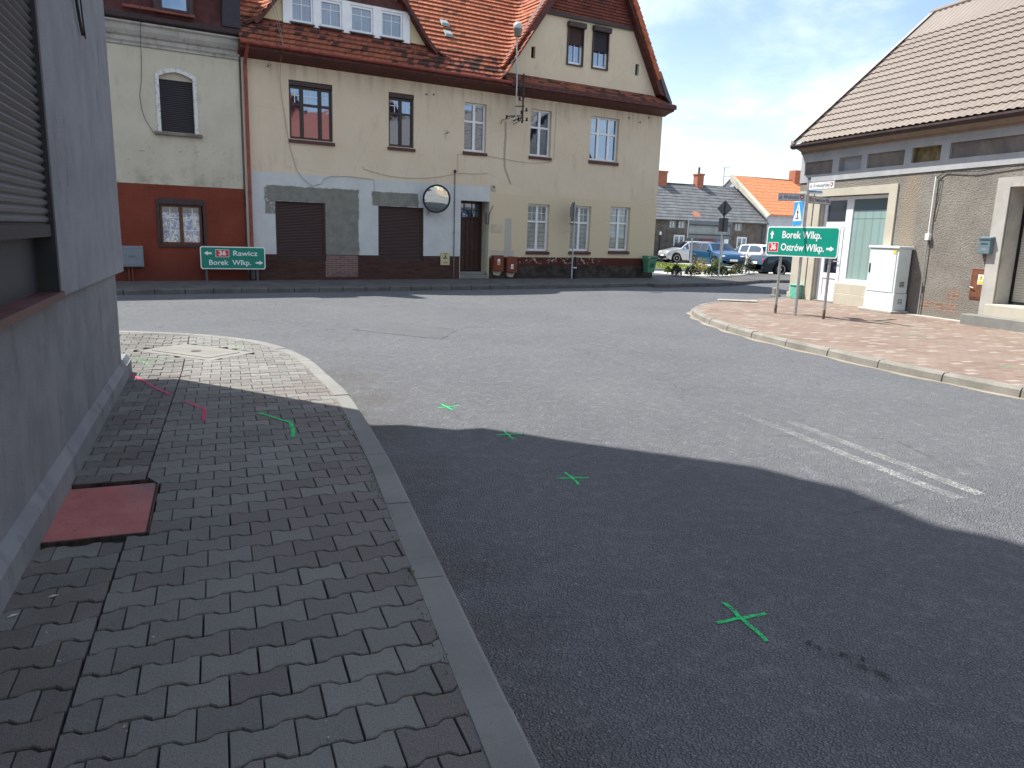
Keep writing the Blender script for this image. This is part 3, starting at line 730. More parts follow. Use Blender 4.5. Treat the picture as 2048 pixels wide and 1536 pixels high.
MB().slab(rrect(MHhx, MHhy, .02), .05, .118).build('concrete_collar', MAT['mhole'], t)
MB().slab(rrect(.498, .268, .06), .05, .1205).build('joint_ring', MAT['dark'], t)
MB().slab(rrect(.492, .262, .055), .05, .1225).build('slab', MAT['mhole'], t)
MB().lathe([(.066, .1), (.066, .124), (.058, .124), (.058, .1232), (.0005, .1232)], n=24).build('lid', MAT['rustm'], t)

# ------------------------------------------------------------------ grey building on the left
lh = fthing(FL, 0, 0, 0, 'grey_building', 'grey stippled corner building at the left edge with dark roller shutter', 'building')
# upper cladding, with a shop window hole
W0, W1, WB, WT = 3.64, 6.4, 1.262, 3.9
outer = [(.03, 1.19), (9, 1.30), (13, 1.34), (13, 5.0), (.19, 5.0)]
mb = MB(); mb.wall(outer, [[(W0, WB), (W0, WT), (W1, WT), (W1, WB)]], .035, -.16, 0)
# end wall and underside lip
mb.add([(.03, .035, 1.19), (.19, .035, 5.0), (.19, -6, 5.0), (.03, -6, 1.19)], [(0, 1, 2, 3)])
mb.add([(.03, .035, 1.19), (13, .035, 1.34), (13, -.1, 1.34), (.03, -.1, 1.19)], [(0, 1, 2, 3)])
mb.build('wall', MAT['greywall'], lh)
MB().slab([(.47, .0), (13, .0), (13, -6), (.47, -6)], .2, 1.24).build('lower_wall', MAT['greyplinth'], lh)
mb = MB(); mb.prof([(.052, 0), (.050, .245), (.006, .315), (-.1, .315), (-.1, 0)], .05, 13)
mb.slab([(.05, .05), (.05, -6), (.5, -6), (.5, .05)], 0, .26)
mb.build('plinth', MAT['greyplinth'], lh)
# upper storeys as the shadow on the road shows them: overhanging eaves bay and stepped parapet
up = [(.19, 5.002), (-.04, 5.6), (-.2, 6.6), (-.45, 7.1), (-.48, 7.8), (-.46, 8.4), (-.6, 11), (-.42, 11.3), (-.3, 11.7), (.40, 11.72), (.45, 12.2), (1.2, 12.7), (5, 13.4), (13, 13.4), (13, 5.002)]
MB().prism(up, .034, -6).build('upper_storey', MAT['greywall'], lh)
for q_ in ((W0, W0+.055), (W1-.05, W1)): MB().box(*q_, -.135, .05, WB-.03, WT).build('shutter_guide', MAT['black'], lh)
sh = MB(); p = .0475; z = 1.67; prof = []
while z < WT:
    prof += [(.012, z), (.012, z+p*.12), (.026, z+p*.35), (.030, z+p*.6), (.022, z+p*.85), (.012, z+p*.99)]; z += p
sh.prof([(-.03, 1.67)]+prof+[(-.03, z)], W0+.05, W1-.05); so2 = sh.build('roller_shutter', simple('charcoal_roller_shutter', (.06, .064, .072), .45, .4, var=.1), lh, smooth=True)
MB().box(W0+.05, W1-.05, -.02, .034, 1.60, 1.669).build('bottom_rail', MAT['black'], so2)
MB().box(W0+.05, W1-.05, -.12, -.06, WB, 1.62).build('window_frame', simple('dark_blue_grey_metal', (.03, .034, .042), .5, .4), lh)
MB().box(W0-.01, W1, -.118, .065, WB-.030, WB+.012).build('window_sill', simple('maroon_metal_sill', (.085, .032, .028), .5, .4, var=.3), lh)
cb = MB(); cb.tube([FL.p(2.9, .3, 4.7), FL.p(2.6, .12, 3.9), FL.p(2.35, .07, 3.45), FL.p(2.05, .06, 3.18), FL.p(1.9, .055, 3.10)], .011, 6).tube([FL.p(2.6, .12, 3.9), FL.p(2.2, .09, 3.4), FL.p(1.98, .075, 3.16), FL.p(1.88, .07, 3.08)], .006, 6)
cb.build('loose_cable', MAT['dcable'], label='short black cable end hanging on grey wall at top left', category='cable')
# ------------------------------------------------------------------ helpers for windows in a wall frame
def rc(x0, x1, z0, z1): return [(x0, z0), (x0, z1), (x1, z1), (x1, z0)]
def window(house, x0, x1, z0, z1, y, fm, pane, vb=(.5,), hb=(), fw_=.07, bw=.06, glz=None, gm=None, sill=None, box=None, open_=None, name='window'):
    """frame with bars; y is the front of the frame; panes are children"""
    X = lambda f: x0+(x1-x0)*f; Z = lambda f: z0+(z1-z0)*f
    mb = MB()
    mb.box(x0, x1, y, y+.06, z0, z0+fw_).box(x0, x1, y, y+.06, z1-fw_, z1)
    mb.box(x0, x0+fw_, y, y+.06, z0+fw_, z1-fw_).box(x1-fw_, x1, y, y+.06, z0+fw_, z1-fw_)
    for f in vb: mb.box(X(f)-bw, X(f)+bw, y-.006, y+.055, z0+fw_, z1-fw_)
    for f in hb: mb.box(x0+fw_, x1-fw_, y-.003, y+.057, Z(f)-bw*.7, Z(f)+bw*.7)
    f = mb.build(name, fm, house)
    MB().box(x0+fw_*.5, x1-fw_*.5, y+.038, y+.048, z0+fw_*.5, z1-fw_*.5).build('pane', pane, f)
    if glz:
        gb = MB()
        for (ax, p, a, b) in glz:
            if ax == 'v': gb.box(X(p)-.009, X(p)+.009, y+.026, y+.040, Z(a), Z(b))
            else: gb.box(X(a), X(b), y+.027, y+.041, Z(p)-.009, Z(p)+.009)
        gb.build('glazing_bars', gm or MAT['white'], f)
    if sill:
        sm_, yo, th = sill
        MB().prof([(yo, z0-th-.02), (yo, z0-.03), (y+.01, z0+.005), (y+.01, z0-th-.02)], x0-.04, x1+.04).build('window_sill', sm_, f)
    if box:
        bm_, yo, hh = box
        MB().bbox(x0-.02, x1+.02, yo, y+.05, z1-.001, z1+hh, .012).build('shutter_box', bm_, f)
    return f
# ------------------------------------------------------------------ main house
H = fthing(FF, 0, 0, 0, 'tenement_house', 'long cream two-storey house with red tiled roof, eyebrow dormer and right gable', 'house')
gwin = [(9.52, 10.44, 1.10, 2.74), (11.39, 12.31, 1.12, 2.76), (13.24, 14.20, 1.16, 2.80)]
fwin = [(1.21, 2.50, 4.22, 5.70), (4.28, 5.13, 4.26, 5.72), (6.93, 7.76, 4.33, 5.86), (9.51, 10.38, 4.38, 5.92), (12.11, 13.42, 4.43, 5.96)]
shut = [(.72, 2.22, .70, 2.42), (3.92, 5.49, .69, 2.42)]
door = (6.85, 7.95, .15, 2.73)
slots = [(9.44, 9.60, 7.55, 7.92), (14.03, 14.2, 7.58, 7.98)]
gw = [(10.92, 11.58, 7.58, 8.77), (12.01, 12.70, 7.60, 8.80)]
outer = [(-.1, .0), (-.1, 6.9), (8.2, 6.9), (10.0, 9.45), (13.62, 9.45), (15.10, 6.95), (15.52, 6.7), (15.52, 0)]
holes = [rc(a, b, c, d) for a, b, c, d in [(a, b, c-.02, d) for a, b, c, d in gwin]+[(a, b, c, d+(.14 if i < 2 else 0)) for i, (a, b, c, d) in enumerate(fwin)]+shut+[door]+slots+gw]
mb = MB(); mb.wall(outer, holes, 0, .19)
mb.add([(15.52, 0, 0), (15.52, 10, 0), (15.52, 10, 6.9), (15.52, 0, 6.9)], [(0, 1, 2, 3)])
mb.add([(-.1, 10, 0), (15.52, 10, 0), (15.52, 10, 6.9), (-.1, 10, 6.9)], [(0, 1, 2, 3)])
mb.build('wall', MAT['facade'], H)
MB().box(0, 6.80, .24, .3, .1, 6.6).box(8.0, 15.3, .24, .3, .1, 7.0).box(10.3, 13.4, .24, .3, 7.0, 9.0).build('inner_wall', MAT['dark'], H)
# ground floor white windows
for i, (a, b, c, d) in enumerate(gwin):
    g4 = [('v', .28, .66, .96), ('v', .73, .66, .96), ('h', .81, .08, .92)]
    window(H, a, b, c, d, .12, MAT['white'], MAT['blind'], (.5,), (.63,), .075, .045, g4, sill=(MAT['sill'], -.05, .10))
# upper floor
window(H, *fwin[0], .08, MAT['brownf'], MAT['glass'], (.30, .72), (.66,), .07, .05, [('v', .15, .66, .95), ('v', .5, .66, .95), ('v', .86, .66, .95), ('h', .83, .08, .92)], MAT['white'], sill=(MAT['sill'], -.05, .10), box=(MAT['dbrown'], .005, .13))
window(H, *fwin[1], .08, MAT['brownf'], MAT['glass'], (.5,), (.68,), .07, .045, [('v', .28, .68, .95), ('v', .75, .68, .95), ('h', .84, .08, .92)], MAT['white'], sill=(MAT['sill'], -.05, .10), box=(MAT['dbrown'], .005, .13))
for i in (2, 3): window(H, *fwin[i], .12, MAT['white'], MAT['glass'], (.5,), (.62,), .06, .045, sill=(MAT['sill'], -.05, .10))
window(H, *fwin[4], .12, MAT['white'], MAT['glass'], (.32, .70), (.62,), .06, .05, sill=(MAT['sill'], -.05, .12))
# gable windows, half covered by outside shutters
for i, (a, b, c, d) in enumerate(gw):
    f = window(H, a+.02, b-.02, c+.02, d, .05, MAT['white'], MAT['glass'], (.5,), (), .06, .01, [('v', .3, .5, .7)], sill=(MAT['brownf'], -.05, .05))
    s = MB().box(a+.02, b-.02, .0, .03, c+.02+(.62 if i == 0 else .52), d-.01); s.build('roller_shutter', MAT['sh_black'] if i else MAT['sh_brown'], f)
    s = MB().bbox(a-.05, b+.05, -.16, .03, d-.01, d+.17, .02); s.build('shutter_box', MAT['dbrown'], f)
    for xx in (a-.02, b-.025): MB().box(xx, xx+.045, -.05, -.001, c+.0, d-.012).build('shutter_guide', MAT['brownf'], f)
for a, b, c, d in slots:
    MB().box(a, b, .12, .14, c, d).build('vent_slot', MAT['dark'], H)
# ground floor brown roller shutters
for a, b, c, d in shut:
    s = MB().box(a+.06, b-.06, .05, .07, c, d).build('roller_shutter', MAT['sh_brown'], H)
    MB().box(a, a+.06, .03, .08, c, d).build('shutter_guide', MAT['brownf'], s); MB().box(b-.06, b, .03, .08, c, d).build('shutter_guide', MAT['brownf'], s)
    MB().box(a+.061, b-.061, .035, .05, c, c+.06).build('bottom_rail', MAT['brownf'], s)
# entrance door, set deep
a, b, c, d = door
mb = MB(); mb.add([(a, .19, c), (a, .62, c), (a, .62, d), (a, .19, d)], [(0, 1, 2, 3)]).add([(b, .19, c), (b, .62, c), (b, .62, d), (b, .19, d)], [(0, 1, 2, 3)]).add([(a, .19, d), (b, .19, d), (b, .62, d), (a, .62, d)], [(0, 1, 2, 3)])
mb.build('door_reveal', simple('cream_reveal', (.52, .46, .34), .9, .1), H)
dr = MB().box(a, a+.09, .5, .56, c+.18, d).box(b-.09, b, .5, .56, c+.18, d).box(a+.09, b-.09, .5, .56, d-.08, d).box(a+.09, b-.09, .5, .56, 2.14, 2.22).build('door', MAT['wooddoor'], H)
lf_ = MB(); 
for k in range(5):
    x0 = a+.095+k*(b-a-.19)/5; lf_.bbox(x0+.004, x0+(b-a-.19)/5-.004, .51, .54, .36, 2.13, .012)
lf_.build('door_leaf', MAT['wooddoor'], dr)
MB().box(a+.09, b-.09, .53, .54, 2.22, d-.08).build('transom_light', MAT['glass'], dr)
gb = MB()
for k in (1, 2): gb.box(a+.09+k*(b-a-.18)/3-.01, a+.09+k*(b-a-.18)/3+.01, .505, .529, 2.22, d-.08)
gb.box(a+.091, b-.091, .506, .528, 2.43, 2.45); gb.build('glazing_bars', MAT['wooddoor'], dr)
MB().tube([(a+.55, .47, 1.2), (a+.55, .45, 1.2), (a+.63, .45, 1.2)], .012, 6).build('door_handle', MAT['rustm'], dr)
st = MB().bbox(a-.0, b, -.02, .6, .12, .25, .012).bbox(a, b-.01, .12, .6, .25, .345, .012); st.build('steps', MAT['kerb'], H)
hn = MB().box(7.13, 7.31, .485, .50, 2.19, 2.36).build('house_number', simple('blue_enamel', (.02, .05, .22), .35, .5), H)
text('32', .09, MAT['wsign'], H, 7.22, 2.29, .483, .11, .004, 'house_digits')
MB().box(7.16, 7.28, .482, .485, 2.215, 2.23).build('number_line', MAT['wsign'], H)

# cornice, fascia and gutter
def main_z(v): return 6.58+(v+.55)*1.19
mb = MB(); mb.prof([(0, 6.26), (-.10, 6.30), (-.30, 6.36), (-.50, 6.40), (-.52, 6.42), (-.52, 6.57), (0, 6.80)], -.20, 15.62)
mb.build('cornice', MAT['wood_red'], H)
gtr = MB(); prof = [(-.60+.062*math.cos(R(t)), 6.56+.062*math.sin(R(t))) for t in range(-200, 21, 20)]; prof += [(-.60+.055*math.cos(R(t)), 6.565+.05*math.sin(R(t))) for t in range(20, -201, -20)]
gtr.prof(prof, -.22, 8.35); gtr.build('gutter', MAT['gutter_red'], H, smooth=True)
brk = MB()
# roof surface as a height field; rows of tiles follow the contour lines
def bell(u): return 7.06+1.92*math.exp(-(abs(u-3.06)/2.31)**4.36)
def zg(u): return 6.86+1.42*(u-8.20)
def smax(a, b, k=10.):
    m_ = max(a, b); return m_+math.log(math.exp(k*(a-m_))+math.exp(k*(b-m_)))/k
CH = .165
def roofmesh(us, vs, keep, dorm, mat, name, par):
    mb = MB(); idx = {}; tcs = []; rows = []
    Z = {}
    for i, u in enumerate(us):
        for j, v in enumerate(vs):
            z = main_z(v)
            if dorm and v > -.3: z = smax(z, bell(u)+.30*(v+.15), 16)-.0
            if u > 5.5: z = smax(z, zg(u), 7)
            if u < .9 and dorm is None: pass
            Z[i, j] = z
    for i, u in enumerate(us):
        for j, v in enumerate(vs):
            z = Z[i, j]; q = (z-6.5)/CH; f = q-math.floor(q)
            # normal from neighbours
            i0, i1, j0, j1 = max(i-1, 0), min(i+1, len(us)-1), max(j-1, 0), min(j+1, len(vs)-1)
            n = Vector((-(Z[i1, j]-Z[i0, j])/(us[i1]-us[i0]), -(Z[i, j1]-Z[i, j0])/(vs[j1]-vs[j0]), 1)).normalized()
            h = .050*(1-f)*min(1, f/.12)
            p = Vector((u, v, z))+n*h; mb.v.append(tuple(p)); tcs.append(u-v); rows.append(q)
    nv = len(vs)
    for i in range(len(us)-1):
        for j in range(nv-1):
            if keep(us[i], vs[j], Z[i, j]): mb.f.append((i*nv+j, (i+1)*nv+j, (i+1)*nv+j+1, i*nv+j+1)); mb.mi.append(0)
    o = mb.build(name, mat, par)
    for nm, vals in (('tc', tcs), ('row', rows)):
        a = o.data.attributes.new(nm, 'FLOAT', 'POINT'); a.data.foreach_set('value', vals)
    return o
def fr_(a, b, s): n = max(1, round((b-a)/s)); return [a+(b-a)*k/n for k in range(n+1)]
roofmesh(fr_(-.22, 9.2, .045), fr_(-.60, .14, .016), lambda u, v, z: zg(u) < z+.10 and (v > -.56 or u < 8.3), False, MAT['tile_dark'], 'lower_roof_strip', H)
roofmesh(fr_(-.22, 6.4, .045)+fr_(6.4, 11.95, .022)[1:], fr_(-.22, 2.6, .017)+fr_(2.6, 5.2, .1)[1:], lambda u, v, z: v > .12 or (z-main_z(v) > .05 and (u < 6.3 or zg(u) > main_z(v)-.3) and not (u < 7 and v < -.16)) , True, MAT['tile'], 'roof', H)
# far side of the gable roof, back slope
MB().add([(11.95, -.30, 12.15), (15.2, -.30, 6.95), (15.72, -.3, 6.62), (15.72, 10, 6.62), (15.2, 10, 6.95), (11.95, 10, 12.15)], [(0, 1, 4, 5), (1, 2, 3, 4)]).add([(-.2, 5.2, 13.4), (12, 5.2, 13.4), (15.6, 10.5, 6.6), (-.2, 10.5, 6.6)], [(0, 1, 2, 3)]).build('rear_roof', MAT['tile_dark'], H)
MB().add([(-.2, -.1, 6.7), (-.2, 5.2, 13.4), (-.2, 10.5, 6.6)], [(0, 1, 2)]).build('party_wall', MAT['facade'], H)
# dormer: plaster field, brow board, windows
N = 60; us = [.18+(6.0-.18)*k/N for k in range(N+1)]
poly = [(u, max(7.22, bell(u)-.03)) for u in us]; base = [(us[-1], 7.12), (us[0], 7.12)]
dwin = [(1.34, 1.98), (2.18, 2.84), (3.10, 3.80), (4.06, 4.76)]
dh = [rc(a, b, 7.44, 8.16) for a, b in dwin]
mb = MB(); mb.wall([(us[0], 7.10)]+poly+[(us[-1], 7.10)], dh, .10, .12); mb.build('dormer_wall', MAT['yellow'], H)
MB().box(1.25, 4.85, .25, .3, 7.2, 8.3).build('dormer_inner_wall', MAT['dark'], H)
brow = MB(); vs = []
for u in fr_(.02, 6.3, .06):
    b0 = bell(u); zt = max(b0+.02, main_z(-.15)+.0); lo = b0-.14 if b0 > 7.25 else zt-.05
    vs.append((u, zt, lo))
n = len(vs); pts = [(u, -.18, a) for u, a, b in vs]+[(u, -.18, b) for u, a, b in vs]+[(u, .10, b) for u, a, b in vs]
brow.add(pts, [(i, i+1, n+i+1, n+i) for i in range(n-1)]+[(n+i, n+i+1, 2*n+i+1, 2*n+i) for i in range(n-1)])
brow.build('brow_board', MAT['wood_red'], H)
MB().box(1.15, 4.98, .02, .099, 8.26, 8.52).build('dormer_lintel', MAT['wood_red'], H)
mb = MB()      # white boards between the dormer windows
for a, b in ((1.12, 1.335), (1.985, 2.175), (2.845, 3.095), (3.805, 4.055), (4.765, 5.0)): mb.box(a, b, .04, .1, 7.36, 8.25)
mb.box(1.12, 5.0, .055, .099, 8.17, 8.255); mb.build('dormer_boards', MAT['white'], H)
for k, (a, b) in enumerate(dwin):
    window(H, a, b, 7.44, 8.16, .07, MAT['white'], MAT['net'], (), (), .055, .02, [('v', .5, .08, .92), ('h', .66, .08, .92)], MAT['white'], sill=(MAT['brownf'], .0, .04))
fl_ = MB(); fl_.add([(.45, .09, 7.36), (5.85, .09, 7.36), (6.05, -.10, 7.14), (.25, -.10, 7.14)], [(0, 3, 2, 1)]); fl_.add([(.25, -.10, 7.14), (6.05, -.10, 7.14), (6.05, -.10, 7.11), (.25, -.10, 7.11)], [(0, 1, 2, 3)]); fl_.build('dormer_flashing', MAT['flash_red'], H)
# roof vents
for (u, v) in ((6.62, .95), (6.6, .62)):
    z = main_z(v)+.03; MB().add([(u-.15, v-.14, z-.12), (u+.15, v-.14, z-.12), (u+.13, v+.1, z+.13), (u-.13, v+.1, z+.13), (u-.12, v-.12, z-.02), (u+.12, v-.12, z-.02)], [(0, 1, 5, 4), (4, 5, 2, 3), (0, 4, 3), (1, 2, 5)]).build('roof_vent', simple('grey_green_vent', (.25, .30, .29), .6, .3), H)
# gable: skirt of tiles, verge boards, tile-hung top
skus = fr_(8.15, 15.62, .05); skv = fr_(-.58, .0, .02)
mb = MB(); tcs = []; rows = []
for u in skus:
    for v in skv:
        z = 6.60+(v+.58)*.62-(.10*max(0, u-14.9)); q = (z-6.5)/.09; f = q-math.floor(q); mb.v.append((u, v, z+.022*(1-f)*min(1, f/.15))); tcs.append(u); rows.append(q)
nv = len(skv)
for i in range(len(skus)-1):
    for j in range(nv-1): mb.f.append((i*nv+j, (i+1)*nv+j, (i+1)*nv+j+1, i*nv+j+1)); mb.mi.append(0)
o = mb.build('skirt_roof', MAT['tile_dark'], H)
for nm, vals in (('tc', tcs), ('row', rows)):
    a = o.data.attributes.new(nm, 'FLOAT', 'POINT'); a.data.foreach_set('value', vals)
MB().prof([(-.60, 6.46), (-.60, 6.60), (-.50, 6.66), (-.5, 6.46)], 8.36, 15.66).build('skirt_fascia', MAT['wood_red'], H)
MB().prism([(8.05, 6.86), (8.33, 6.86), (10.02, 9.22), (12.3, 12.4), (11.95, 12.55), (9.78, 9.42)], -.30, .02).build('verge_board', MAT['wood_red'], H)
MB().prism([(15.06, 7.00), (15.34, 6.92), (14.02, 9.26), (12.25, 12.4), (11.9, 12.3), (13.70, 9.30)], -.30, .02).build('verge_board', MAT['wood_red'], H)
MB().prism([(15.341, 6.92), (15.62, 6.66), (15.66, 6.74), (15.40, 7.14), (14.99, 7.80), (14.88, 7.74)], -.34, .0).build('verge_foot', MAT['dgrey'], H)
vt = MB(); x, z = 14.98, 7.52
for k in range(34):
    dx, dz = -.0775, .137
    a = Vector((x, z)); b = Vector((x+dx, z+dz)); nrm = Vector((.871, .49))
    q = [a-nrm*.14+Vector((.02, 0)), a+nrm*.085, b+nrm*.05, b-nrm*.15]
    vt.prism([(p.x, p.y) for p in q], -.37+.012*(k % 2), -.02); x += dx; z += dz
m = M('verge_tile_clay', .85, .2); rr = m.noise(7, 4); m.col(m.mix(rr.sm(.35, .65), (.46, .15, .075), (.30, .09, .05))).bump(m.noise(40, 3), .006); vt.build('verge_tiles', m.m, H)
# left verge: ends of the sunlit slope
vt = MB(); x, z = 8.24, 6.98
for k in range(36):
    dx, dz = .0832, .118; nrm = Vector((-.818, .576)); a = Vector((x, z)); b = Vector((x+dx, z+dz))
    q = [a+nrm*.10, a+nrm*.15, b+nrm*.115, b+nrm*.06]
    vt.prism([(p.x, p.y) for p in q], -.33, -.2); x += dx; z += dz
vt.build('verge_tiles', m.m, H)
th = tiles('hung_tiles', (.15, .045, .032), (.22, .07, .048), (.07, .035, .03), w_=.15)
mb = MB(); zz = 9.14; tcs = []; rows = []; k = 0
while zz < 12.3:
    z1 = zz+.1; xl = lambda z: 8.28+(z-6.86)/1.42; xr = lambda z: 15.25-(z-6.95)/1.66
    a0, b0 = xl(zz), xr(zz)
    if a0 < b0-.05:
        mb.add([(a0-.05, -.075, zz), (b0+.05, -.075, zz), (b0+.02, -.045, z1), (a0, -.045, z1), (a0-.05, -.045, zz), (b0+.05, -.045, zz)], [(0, 1, 2, 3), (4, 5, 1, 0)]); tcs += [a0, b0, b0, a0, a0, b0]; rows += [k+.01, k+.01, k+.99, k+.99, k+.01, k+.01]
    zz = z1; k += 1
o = mb.build('hung_tiles', th, H)
for nm, vals in (('tc', tcs), ('row', rows)):
    a = o.data.attributes.new(nm, 'FLOAT', 'POINT'); a.data.foreach_set('value', vals)
MB().prism([(9.85, 9.03), (13.8, 9.06), (13.72, 9.18), (9.93, 9.14)], -.09, .0).build('gable_ledge', MAT['dbrown'], H)
# downpipe at the party wall
dp = MB(); dp.tube([(-.02, -.58, 6.5), (-.02, -.45, 6.38), (.0, -.12, 6.15), (.0, -.085, 6.0), (.0, -.085, 1.0), (.0, -.085, .25)], .05, 10)
for z in (5.9, 4.2, 2.6, 1.4): dp.tube([(0, -.085, z), (0, -.085, z+.04)], .058, 10)
dp.build('downpipe', MAT['gutter_red'], H, smooth=True)
MB().tube([(.0, -.085, .62), (.0, -.085, .16)], .056, 10).build('downpipe_foot', MAT['dgrey'], H)
# ragged things on the wall
ek = MB()
for a, b in ((3.85+1.7, 5.93), (3.85+1.95, 5.95), (13.85, 6.05), (14.8, 6.15), (14.4, 5.95)): MB().tube([(a, .0, b), (a, -.05, b)], .022, 6).build('wall_peg', MAT['rustm'], H)
for a, b in ((.62, 6.1), (6.25, 4.8)): MB().tube([(a, 0, b), (a, -.10, b), (a, -.12, b+.07)], .010, 5).tube([(a, -.10, b), (a+.1, -.08, b+.06)], .008, 5).build('wall_hook', MAT['rustm'], H)
ll = MB().bbox(8.0, 8.16, -.035, 0, 3.10, 3.30, .01).build('junction_plate', MAT['surround'], H)
MB().tube([(8.08, -.04, 3.22), (8.08, -.06, 3.22)], .03, 8).build('rosette', MAT['rustm'], ll)
fh = MB().bbox(7.80, 7.84, -.04, 0, 1.98, 2.36, .008).tube([(7.92, -.03, 2.0), (7.92, -.06, 2.32), (8.04, -.10, 2.60)], .014, 6).tube([(7.82, -.03, 1.99), (7.92, -.03, 1.99)], .014, 6)
fh.build('flag_holder', MAT['rustm'], H)
MB().box(8.02, 8.48, -.012, 0, 1.72, 1.98).build('blank_plaque', simple('cream_plaque', (.50, .43, .32), .8, .1), H)

# ------------------------------------------------------------------ neighbour on the left
Nh = fthing(FF, 0, 0, 0, 'mansard_house', 'house with brick red ground floor, grey cream upper wall and dark mansard roof', 'house')
arch = [(-2.22, 4.10), (-2.22, 5.50)]+[(-2.22+.84*k/8, 5.50+.13*math.sin(math.pi*k/8)) for k in range(1, 8)]+[(-1.38, 5.50), (-1.38, 4.10)]
mb = MB(); mb.wall([(-14, 0), (-14, 6.4), (-.13, 6.4), (-.13, 0)], [arch, rc(-2.42, -1.27, 1.12, 2.30), rc(-6.2, -5.2, 4.1, 5.5), rc(-6.3, -5.2, 1.1, 2.3)], -.02, .19)
mb.build('wall', MAT['nbr'], Nh)
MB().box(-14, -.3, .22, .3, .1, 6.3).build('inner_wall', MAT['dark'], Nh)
sh = MB().box(-2.22, -1.38, .06, .09, 4.1, 5.44).build('roller_shutter', MAT['sh_black'], Nh)
MB().box(-2.22, -1.38, .055, .095, 5.441, 5.64).build('shutter_head', MAT['surround'], sh)
fr = MB(); pa = [(-2.31, 4.08), (-2.31, 5.56)]+[(-2.31+1.02*k/10, 5.56+.17*math.sin(math.pi*k/10)) for k in range(1, 10)]+[(-1.29, 5.56), (-1.29, 4.08)]
fr.add([(x, -.045, z) for x, z in pa]+[(x, -.045, z) for x, z in [(-2.22, 4.08), (-2.22, 5.50)]+[(-2.22+.84*k/10, 5.50+.13*math.sin(math.pi*k/10)) for k in range(1, 10)]+[(-1.38, 5.50), (-1.38, 4.08)]], [(i, i+1, 13+i+1, 13+i) for i in range(12)])
fr.add([(x, -.045, z) for x, z in pa]+[(x, -.02, z) for x, z in pa], [(i, i+1, 13+i+1, 13+i) for i in range(12)])
flk = M('flaking_white_paint', .9, .1); flk.col(flk.mix(flk.noise(13, 6, .7).sm(.55, .60), (.62, .62, .60), (.33, .31, .29))); fr.build('arched_surround', flk.m, Nh)
MB().bbox(-2.40, -1.20, -.12, .05, 4.00, 4.085, .012).build('window_sill', MAT['dplaster'], Nh)
window(Nh, -2.38, -1.31, 1.12, 2.19, .05, MAT['woodf'], MAT['lace'], (.5,), (), .06, .045, [('v', .24, .05, .95), ('v', .78, .05, .95), ('h', .68, .08, .92), ('h', .36, .08, .92)], MAT['white'], box=(MAT['dbrown'], -.06, .17))
mb = MB().box(-2.47, -2.40, -.05, -.015, 1.04, 2.32).box(-1.29, -1.22, -.05, -.015, 1.04, 2.32).box(-2.40, -1.29, -.05, -.015, 1.04, 1.11); mb.build('window_surround', MAT['dbrown'], Nh)
mb = MB(); mb.prof([(-.02, 6.15), (-.06, 6.17), (-.06, 6.22), (-.10, 6.27), (-.10, 6.36), (-.16, 6.40), (-.22, 6.5), (-.24, 6.62), (-.30, 6.66), (-.30, 6.70), (0, 6.72)], -14, -.14)
mb.build('moulded_cornice', concrete('weathered_cornice', (.33, .32, .29), (.42, .40, .36), .05, 60, .003, (.12, .12, .11), .8), Nh)
gt = MB(); gt.prof([(-.30, 6.72), (-.36, 6.76), (-.38, 6.86), (-.33, 6.90), (-.1, 6.93), (-.1, 6.72)], -14, -.12); gt.build('eaves_gutter', simple('dark_maroon_gutter', (.035, .02, .022), .45, .4, var=.2), Nh)
ms = M('maroon_shingles', .75, .2); x, y, z = ms.xyz(); ms.col(ms.mix(ms.noise(5, 5).sm(.3, .7), (.055, .018, .018), (.085, .03, .028))).bump((z/.16).fr()+ms.noise(30, 3)*.4, .01, .7)
mb = MB(); mb.add([(-14, -.30, 6.90), (-.13, -.30, 6.90), (-.13, .55, 9.6), (-14, .55, 9.6)], [(0, 1, 2, 3)]).add([(-14, .55, 9.6), (-.13, .55, 9.6), (-.13, 5, 11), (-14, 5, 11)], [(0, 1, 2, 3)]).add([(-14, 5, 11), (-.13, 5, 11), (-.13, 10, 6), (-14, 10, 6)], [(0, 1, 2, 3)])
mb.build('mansard_roof', ms.m, Nh)
MB().prism([(-.62, 6.92), (-.13, 6.92), (-.13, 9.6), (-.46, 9.6)], -.34, .6).build('fire_wall_cap', simple('dark_lead_cap', (.03, .027, .035), .5, .3, var=.2), Nh)
dw = MB().bbox(-2.28, -1.32, -.36, .3, 6.98, 8.4, .02).build('dormer_casing', MAT['dbrown'], Nh)
MB().bbox(-2.14, -1.44, -.375, -.34, 7.06, 8.3, .01).build('dormer_frame', MAT['brownf'], dw)
MB().box(-2.08, -1.50, -.385, -.37, 7.12, 8.2).build('pane', MAT['glass'], dw)
MB().prof([(-.42, 6.99), (-.42, 7.03), (-.33, 7.08), (-.33, 6.99)], -3.0, -1.3).build('dormer_sill', MAT['flash_red'], dw)

# ------------------------------------------------------------------ loose things on and before the facades
def pole(mb, x, y, z0, z1, r=.03, n=10): return mb.tube([(x, y, z0), (x, y, z1)], r, n)
t = fthing(FF, -3.15, -.16, 0, 'utility_box', 'grey riveted steel utility box on two legs against brick red wall', 'utility box')
b = MB().bbox(-.28, .28, -.02, .14, .50, 1.06, .015).build('housing', MAT['panel'], t)
pn = MB().bbox(-.25, .25, -.030, -.021, .53, 1.03, .006).build('lid', MAT['panel'], t)
rv = MB()
for k in range(6):
    for z in (.575, .985): MB().tube([(-.2+k*.08, -.031, z), (-.2+k*.08, -.036, z)], .011, 8).build('rivet', MAT['dgrey'], pn)
text('ENEC', .075, MAT['dgrey'], t, 0, .78, -.0315, .17, .001)
for x in (-.10, -.01): pole(MB(), x, .06, .12, .50, .02).build('leg', MAT['rustbox'], t)
